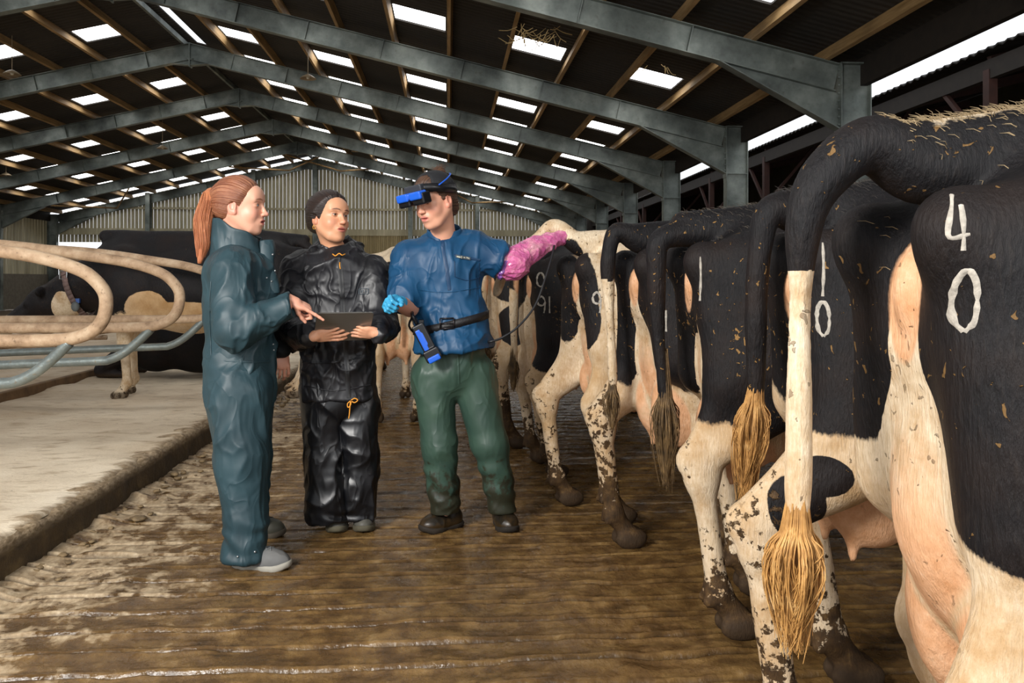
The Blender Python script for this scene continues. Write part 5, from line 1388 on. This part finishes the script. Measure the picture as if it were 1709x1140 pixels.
# ------------------------------------------------ man in the blue smock
def man_blue():
    base = np.array([.12, 3.88, 0.]); off = base
    blue = clothmat('blue_smock', '0e3c5f', '164f76', .5, .9, .4, dirt=None); grn = clothmat('green_overtrousers', '2f453c', '405849', .45, .7, .4, dirt=(.10, .62, '2a2213'))
    h = Head(C3(726, 336, 3.80), R(-40), R(15), R(6), 1.06)
    hs_ = head_sdf(h, 'open'); hs_.cap(h.w((-.02, 0, -.06)), C3(741, 410, 3.90), .055, .064, .03)
    V, Q = hs_.mesh(.0021); V = relax(V, Q, 1, .35); T = face_tone(h, V, 'dfa68a', 'c07068', '6a4836', 'd88a74')
    L = h.local(V); mst = np.exp(-((L[:, 2]+.048)/.006)**2)*(np.abs(L[:, 1]) < .022)*(L[:, 0] > .08)*.15; T = T*(1-mst[:, None])
    parts = [(V, Q, T)]; base_t = np.array(lin('d99f84'))
    b = Sdf(); sA, sB = C3(682, 430, 3.88), C3(797, 414, 3.92)
    b.cap(C3(745, 450, 3.92), C3(757, 590, 3.92), .10, .085, .06).cap(sA, sB, .055, .055, .04).cap(C3(741, 410, 3.90), C3(745, 450, 3.91), .06, .09, .04)
    eA = C3(678, 512, 3.80); wA = C3(658, 503, 3.62); eB = C3(856, 436, 3.92); wB = C3(915, 404, 4.02); in_ = C3(938, 396, 4.07)
    b.cap(sA, eA, .05, .042, .03).cap(sB, eB, .05, .042, .03).cap(eB, wB, .042, .028, .02).cap(wB, in_, .028, .028, .02)
    for (hp, kn, an) in ((C3(722, 610, 3.9), C3(735, 740, 3.88), C3(743, 862, 3.90)), (C3(792, 610, 3.92), C3(820, 735, 3.88), C3(845, 862, 3.92))):
        b.cap(hp, kn, .06, .045, .05).cap(kn, an, .045, .02, .03)
    V2, Q2 = b.mesh(.014); parts.append((V2, Q2, np.tile(base_t, (len(V2), 1))))
    fa = Sdf(); fa.cap(C3(684, 514, 3.80), C3(660, 504, 3.64), .044, .031, .01); V2, Q2 = fa.mesh(.004); parts.append((V2, Q2, np.tile(base_t*.95, (len(V2), 1))))
    # hands exist inside the gloves
    hd = Sdf(); HA = (C3(663, 505, 3.66), (-.45, -.75, .05), (-.65, .45, .6), [(.95, 1.35, .8), (1.0, 1.4, .8), (1.05, 1.4, .8), (1.05, 1.4, .8)], 1)
    hand(hd, *HA, thumb=(.35, .9), sc=.97, fat=.9); V2, Q2 = hd.mesh(.003); parts.append((V2, Q2, np.tile(base_t, (len(V2), 1))))
    V, Q, T = join(parts); root = pmesh('person', V, Q, SKIN, attrs={'tone': T}, off=off); root.location = base
    tag(root, 'person in a blue smock and goggles reaching one pink-gloved arm to the white cow', 'person')
    add_eyes(h, root, off, '4f3a28', (R(5), R(-18)))
    # trousers
    s = Sdf(); s.cap(C3(755, 575, 3.92), C3(755, 615, 3.92), .152, .160, .05, sc=((0, 1, 0), .85))
    s.cap(C3(722, 625, 3.91), C3(733, 740, 3.88), .105, .086, .02).cap(C3(733, 740, 3.88), C3(742, 862, 3.90), .088, .070, .03)
    s.cap(C3(789, 625, 3.92), C3(816, 740, 3.88), .108, .088, .02).cap(C3(818, 740, 3.88), C3(842, 862, 3.91), .088, .066, .03)
    s.plane((0, 0, .085), (0, 0, -1), .004)
    def bunch(V, N):
        z = V[:, 2]; m = ss(.6, .2, z); return V+N*(m*.005*np.sin(z*55+3*vn(V*[8, 8, 8], 14)+V[:, 0]*20))[:, None]
    tro, trt = garment('trousers', s, grn, root, [((6, 6, 2.2), .012, 3), ((12, 12, 4), .006, 3)], 51, off=off, extra=bunch)
    strip(trt, [(764, 585), (765, 610), (766, 640)], .01, 'fly_seam', grn, tro, off, .002)
    # smock
    s = Sdf(); F_ = ((0, 1, 0), .80)
    s.cap(C3(742, 455, 3.91), C3(750, 520, 3.91), .182, .165, .06, sc=F_).cap(C3(750, 520, 3.91), C3(757, 545, 3.91), .165, .160, .04, sc=F_).cap(C3(757, 545, 3.91), C3(757, 605, 3.91), .168, .215, .04, sc=((0, 1, 0), .98))
    s.cap(C3(692, 430, 3.90), C3(792, 415, 3.93), .082, .075, .07); s.cap(C3(741, 412, 3.91), C3(742, 440, 3.91), .085, .12, .05)
    s.cap(sA+[0, 0, -.01], C3(677, 493, 3.82), .088, .090, .05); s.cap(sB+[-.02, 0, -.01], C3(838, 437, 3.92), .085, .090, .05)
    s.cap(C3(739, 395, 3.88), C3(739, 365, 3.86), .062, .062, .02, '-')
    nb = np.array([.9, 0, -.45]); nb /= np.linalg.norm(nb); s.box(C3(838, 437, 3.92)+nb*.10, (.10, .14, .14), np.stack([nb, [0, 1, 0], np.cross(nb, (0, 1, 0))], 1), .001, .003, '-'); s.plane(C3(750, 583, 3.91), (.05, 0, -1), .003)
    s.plane(C3(672, 506, 3.80), (-.1, -.3, -1.), .003) if 0 else None
    sm, tr = garment('smock', s, blue, root, [((5.5, 5.5, 3.8), .022, 3), ((13, 13, 8), .009, 3)], 61, off=off, res=.0055)
    # cut hem: keep the hem just above the thighs
    n = 50; V = []; c = C3(741, 405, 3.90); rows = 6
    for i in range(rows):
        f = i/(rows-1)
        for j in range(n):
            a = R(-80)+R(340)*j/(n-1); q = 1+.05*math.sin(3*a+f*3)+.10*f*(1-f); V.append((c[0]+.094*q*(1-.12*f)*math.cos(a), c[1]+.088*q*(1-.12*f)*math.sin(a), 1.35+(.128+.02*math.sin(a))*f+.010*math.sin(a+.4)))
    o = MB().add(V, [(i*n+j, i*n+j+1, (i+1)*n+j+1, (i+1)*n+j) for i in range(rows-1) for j in range(n-1)]).build('collar', blue, sm, True, off); o.modifiers.new('s', 'SOLIDIFY').thickness = .008; o.modifiers.new('ss', 'SUBSURF').render_levels = 1
    dkb = clothmat('navy_trim', '123454', '183e62', .5)
    strip(tr, [(737, 386), (740, 420), (746, 452), (750, 484)], .016, 'zip_flap', dkb, sm, off, .003)
    strip(tr, [(757, 426), (800, 434)], .012, 'pocket_flap', dkb, sm, off, .003); strip(tr, [(758, 436), (759, 462)], .004, 'pocket_seam', dkb, sm, off, .002); strip(tr, [(799, 438), (800, 462)], .004, 'pocket_seam', dkb, sm, off, .002); strip(tr, [(759, 462), (780, 468), (800, 463)], .004, 'pocket_seam', dkb, sm, off, .002)
    wl = simple('label_grey', 'b9b8a4', .6)
    strip(tr, [(760, 428), (784, 432)], .016, 'brand_label', simple('label_slate', '4c5660', .6), sm, off, .005, 6)
    for q in ([(762, 429), (767, 430)], [(769, 428), (769, 432)], [(772, 430), (775, 431)], [(777, 430), (782, 432)]): strip(tr, q, .006, 'label_mark', wl, sm, off, .0065, 3)
    strip(tr, [(700, 484), (745, 488), (800, 480)], .004, 'seam', blue, sm, off, .002)
    # belt with buckle
    mb = MB(); V = []; n = 64; c = C3(757, 538, 3.91)
    for j in range(n):
        a = 2*PI*j/n; d = np.array([math.cos(a), math.sin(a), 0]); z = c[2]-.055*math.sin(0)+.045*math.cos(a)*.9
        r_ = tr.ray_cast(Vector((c[0]+d[0]*.6, c[1]+d[1]*.6, z)), Vector(-d)); rr = .19 if r_[0] is None else (r_[0]-Vector((c[0], c[1], z))).length
        V.append((rr, a, z))
    R_ = np.array([v[0] for v in V]); R_ = np.minimum(R_, .24)
    for _ in range(3): R_ = np.maximum(R_, (np.roll(R_, 1)+np.roll(R_, -1)+R_)/3)
    VV = []
    for j, (rr, a, z) in enumerate(V):
        for dz in (-.02, .02): VV.append((c[0]+math.cos(a)*(R_[j]+.004), c[1]+math.sin(a)*(R_[j]+.004), z+dz))
    mb.add(VV, [(2*j, 2*((j+1) % n), 2*((j+1) % n)+1, 2*j+1) for j in range(n)]); bl = mb.build('belt', simple('black_webbing', '141315', .5, var=.3, bump=.4, bsc=200), root, True, off); bl.modifiers.new('s', 'SOLIDIFY').thickness = .004
    bt = BVHTree.FromPolygons(VV, mb.f); p, nn = hit(bt, 746, 540, .006)
    if p is not None:
        bk = MB(); u = np.cross((0, 0, 1), nn); u /= np.linalg.norm(u); v = np.array([0, 0, 1.])
        q = [p+u*x+v*z for x, z in ((-.032, .024), (.032, .026), (.032, -.022), (-.032, -.024), (-.032, .024))]
        for i in range(4): bk.tube([q[i], q[i+1]], .0035, 6)
        bk.tube([p-u*.03, p+u*.03], .0025, 6); bk.build('buckle', simple('gunmetal', '3a3638', .35, .8), bl, True, off)
        MB().tube([p+u*.012+v*.0, p+u*.012+nn*.002], .004, 8).build('eyelet', simple('gunmetal', '3a3638', .35, .8), bl, True, off)
    # gloves
    nit = NT('blue_nitrile'); nit = nit.out('3fa3cf', .35, nit.bump(nit.noise(nit.coord(), 60, 4, .6, 1.), .35, .003))
    g = Sdf(); hand(g, *HA, thumb=(.35, .9), sc=1.0, fat=1.12); g.cap(C3(670, 508, 3.72), C3(663, 505, 3.66), .034, .030, .01); V2, Q2 = g.mesh(.0021); V2 = relax(V2, Q2, 1, .3); pmesh('blue_glove', V2, Q2, nit, root, off=off)
    pk = NT('pink_film'); c_ = pk.coord(); nz_ = pk.noise(c_, 30, 5, .65, 1.5)
    pcol = pk.ramp(pk.noise(c_, 11, 5, .6, .8), [(.3, 'bf4a90'), (.5, 'e070a6'), (.68, 'f6b4c0')])
    pkm = pk.out(pcol, .18, pk.bump(pk.math('ABSOLUTE', pk.math('SUBTRACT', nz_, .5)), 1., .02), Coat_Weight=.5, Coat_Roughness=.08, Subsurface_Weight=.1)
    s = Sdf(); s.cap(C3(832, 438, 3.92), eB+[.0, 0, -.01], .068, .078, .04).cap(eB+[0, 0, -.01], C3(895, 412, 3.99), .074, .052, .03).cap(C3(895, 412, 3.99), wB, .052, .040, .02).cap(wB, in_, .042, .038, .02)
    s.plane(C3(833, 436, 3.92), (-1, 0, .3), .003)
    gl, gt = garment('long_pink_glove', s, pkm, root, [((14, 14, 14), .014, 3), ((32, 32, 32), .005, 3)], 71, off=off, res=.004)
    # mauve gathered cuff
    s = Sdf(); s.cap(C3(833, 434, 3.92), C3(843, 441, 3.92), .070, .077, .02); s.plane(C3(830, 436, 3.92), (-1, 0, .3), .002); s.plane(C3(845, 436, 3.92), (1, 0, -.3), .002)
    garment('glove_cuff', s, simple('mauve_film', '8b5aa8', .2, var=.4, sc=40, bump=.8), gl, [((30, 30, 30), .012, 3)], 72, off=off, res=.004)
    # boots
    bm_ = clothmat('muddy_boot', '1d1a15', '2f271a', .35, dirt=(.0, .2, '3b2c18')); so = simple('boot_sole', '241c12', .8, var=.3)
    t1, t2 = on(703, 891), on(853, 893)
    shoe('boot', [t1[0]+.195, t1[1]+.12, 0], t1, (bm_, so), root, off, .054, .11); shoe('boot', t2+[-.045, .22, 0], t2, (bm_, so), root, off, .054, .11)
    # hair and harness
    HM = hairmat('brown_hair', '2a1a12', '4c3222', '7d583c', .5)
    def ex(s, h): s.ell(h.w((-.075, 0, .118)), .030*h.s, .02); s.ell(h.w((-.07, 0, -.04)), np.array([.045, .06, .05])*h.s, .02, '+', h.R)
    hc = hair_cap(h, 'hair', HM, root, off, .012, line=None, pl=((.085, 0, .07), (.85, 0, -.52)), seed=13, low=-.075, extra=ex, amp=.003)
    # stray hairs
    rnd = random.Random(8); mb = MB()
    for i in range(70):
        a = h.w((-.075+rnd.gauss(0, .015), rnd.gauss(0, .018), .135)) if i < 40 else h.w((-.09, rnd.gauss(0, .05), rnd.uniform(-.06, .06)))
        d = h.R@np.array([rnd.gauss(-.5, .5), rnd.gauss(0, .6), rnd.gauss(.4, .6)]); d /= np.linalg.norm(d); e = a+d*rnd.uniform(.012, .03); f = e+np.array([rnd.gauss(0, .008), 0, -.006])
        mb.tube([a, e, f], .0008, 3, False)
    q = mb.build('stray_hair', simple('stray_hair', '5b3d28', .6), hc, True, off); q['kind'] = 'stuff'
    cp = simple('black_harness', '17181c', .75, var=.3, bump=.4, bsc=120)
    s = Sdf(); s.ell(h.w((-.014, 0, .037)), np.array([.113, .093, .101])*h.s, .01, '+', h.R); s.ell(h.w((-.014, 0, .037)), np.array([.104, .085, .093])*h.s, .002, '-', h.R)
    s.plane(h.w((0, 0, .062)), -(h.R@np.array([-.35, 0, 1.])), .003); s.plane(h.w((-.07, 0, .10)), h.R@np.array([-1, 0, .35]), .003); s.plane(h.w((.045, 0, .1)), h.R@np.array([1, 0, .6]), .003)
    V, Q = s.mesh(.003); V = relax(V, Q, 1); ha = pmesh('harness_cap', V, Q, cp, None, off=(0, 0, 0))
    gog = empty('video_goggles', h.w((.09, 0, .06)), 0, 'blue and black head-mounted goggles worn pushed up on the forehead', 'goggles'); goff = h.w((.09, 0, .06))
    ha.parent = gog; ha.location = -Vector(goff)
    def gb(parts_, name, mat, res=.0022):
        s = Sdf()
        for (c, hf_, rd, op, k) in parts_: s.box(h.w(c), np.array(hf_)*h.s, h.R, rd, k, op)
        V, Q = s.mesh(res); V = relax(V, Q, 1); return pmesh(name, V, Q, mat, gog, off=goff)
    pbl = simple('black_plastic', '101114', .35); pgr = simple('grey_plastic', '33363c', .4); pb = simple('blue_plastic', '1f5fd0', .3)
    gb([((.128, .042, .030), (.020, .026, .018), .008, '+', .012), ((.128, -.042, .030), (.020, .026, .018), .008, '+', .012), ((.118, 0, .040), (.020, .06, .010), .006, '+', .01)], 'eyepiece_shell', pbl)
    for y in (-1, 1):
        s = Sdf(); s.box(h.w((.142, .038*y, .046)), np.array([.018, .026, .010])*h.s, h.R, .008, .004); s.box(h.w((.138, .010*y, .048)), np.array([.016, .010, .006])*h.s, h.R, .006, .006); s.plane(h.w((0, 0, .036)), -(h.R@np.array([.15, 0, 1.])), .002); V, Q = s.mesh(.0022); pmesh('blue_cover', relax(V, Q, 1), Q, pb, gog, off=goff)
    gb([((.112, 0, .076), (.010, .044, .010), .006, '+', .006)], 'brow_bridge', pgr)
    for y in (-1, 1):
        mb = MB(); pts = spline([h.w((.108, .045*y, .072)), h.w((.07, .083*y, .062)), h.w((.02, .098*y, .048)), h.w((-.05, .090*y, .035)), h.w((-.11, .05*y, .03)), h.w((-.128, 0, .03))], 6); up = h.R@np.array([0, 0, 1.])
        V = []
        for i, p in enumerate(pts):
            wv_ = .020 if i < 20 else .012; V += [p-up*wv_, p+up*wv_]
        mb.add(V, [(2*i, 2*i+2, 2*i+3, 2*i+1) for i in range(len(pts)-1)]); q = mb.build('side_band', pbl, gog, True, goff); q.modifiers.new('s', 'SOLIDIFY').thickness = .006
    MB().tube(spline([h.w((.055, .094, .068)), h.w((.0, .098, .085)), h.w((-.05, .084, .100)), h.w((-.085, .05, .105))], 6), .0035, 6).build('blue_lead', pb, gog, True, goff)
    # ultrasound handset hanging at the belt
    A_, B_ = C3(696, 541, 3.72), C3(727, 602, 3.70); ax = (B_-A_); Ld = np.linalg.norm(ax); ax /= Ld; yv = np.array([0, -1, 0.]); xv = np.cross(ax, yv); xv /= np.linalg.norm(xv); M3 = np.stack([xv, yv, ax], 1); c = (A_+B_)/2
    us = empty('ultrasound_handset', c, 0, 'blue and black handheld scanner hanging from the belt of the person in blue', 'scanner')
    def ub(parts_, name, mat):
        s = Sdf()
        for (q, hf_, rd) in parts_: s.box(c+M3@np.array(q), hf_, M3, rd, .008)
        V, Q = s.mesh(.0022); return pmesh(name, relax(V, Q, 1), Q, mat, us, off=c)
    ub([((0, 0, 0), (.022, .014, Ld/2-.012), .008), ((0, 0, Ld/2-.03), (.030, .018, .02), .008)], 'housing', pbl)
    ub([((.012, .016, .0), (.008, .004, Ld/2-.03), .004), ((-.012, .016, -.02), (.006, .004, .03), .004), ((.0, .018, Ld/2-.012), (.024, .005, .008), .006)], 'blue_panel', pb)
    MB().tube(spline([A_+[0, -.01, 0], A_+[-.02, -.015, .04], C3(688, 522, 3.74)], 6), [.010, .008]*20 if 0 else .008, 8).build('strain_relief', pbl, us, True, c)
    MB().box(A_+[.02, .01, .0], (.012, .02, .02)).build('belt_clip', pbl, us, off=c, bev=.003)
    # probe cable
    pts = [C3(925, 398, 4.02), C3(923, 420, 3.96), C3(910, 465, 3.90), C3(893, 510, 3.86), C3(865, 545, 3.83), C3(835, 565, 3.82), C3(812, 571, 3.84), C3(795, 572, 4.10), C3(745, 575, 4.14), C3(700, 560, 4.0), C3(683, 545, 3.84), C3(690, 528, 3.76), C3(696, 541, 3.72)]
    tag(MB().tube(spline(pts, 8), .0055, 8).build('probe_cable', simple('cable_rubber', '1c1d20', .4), smooth=True), 'black probe cable looping from the pink glove to behind the smock', 'cable')
man_blue()
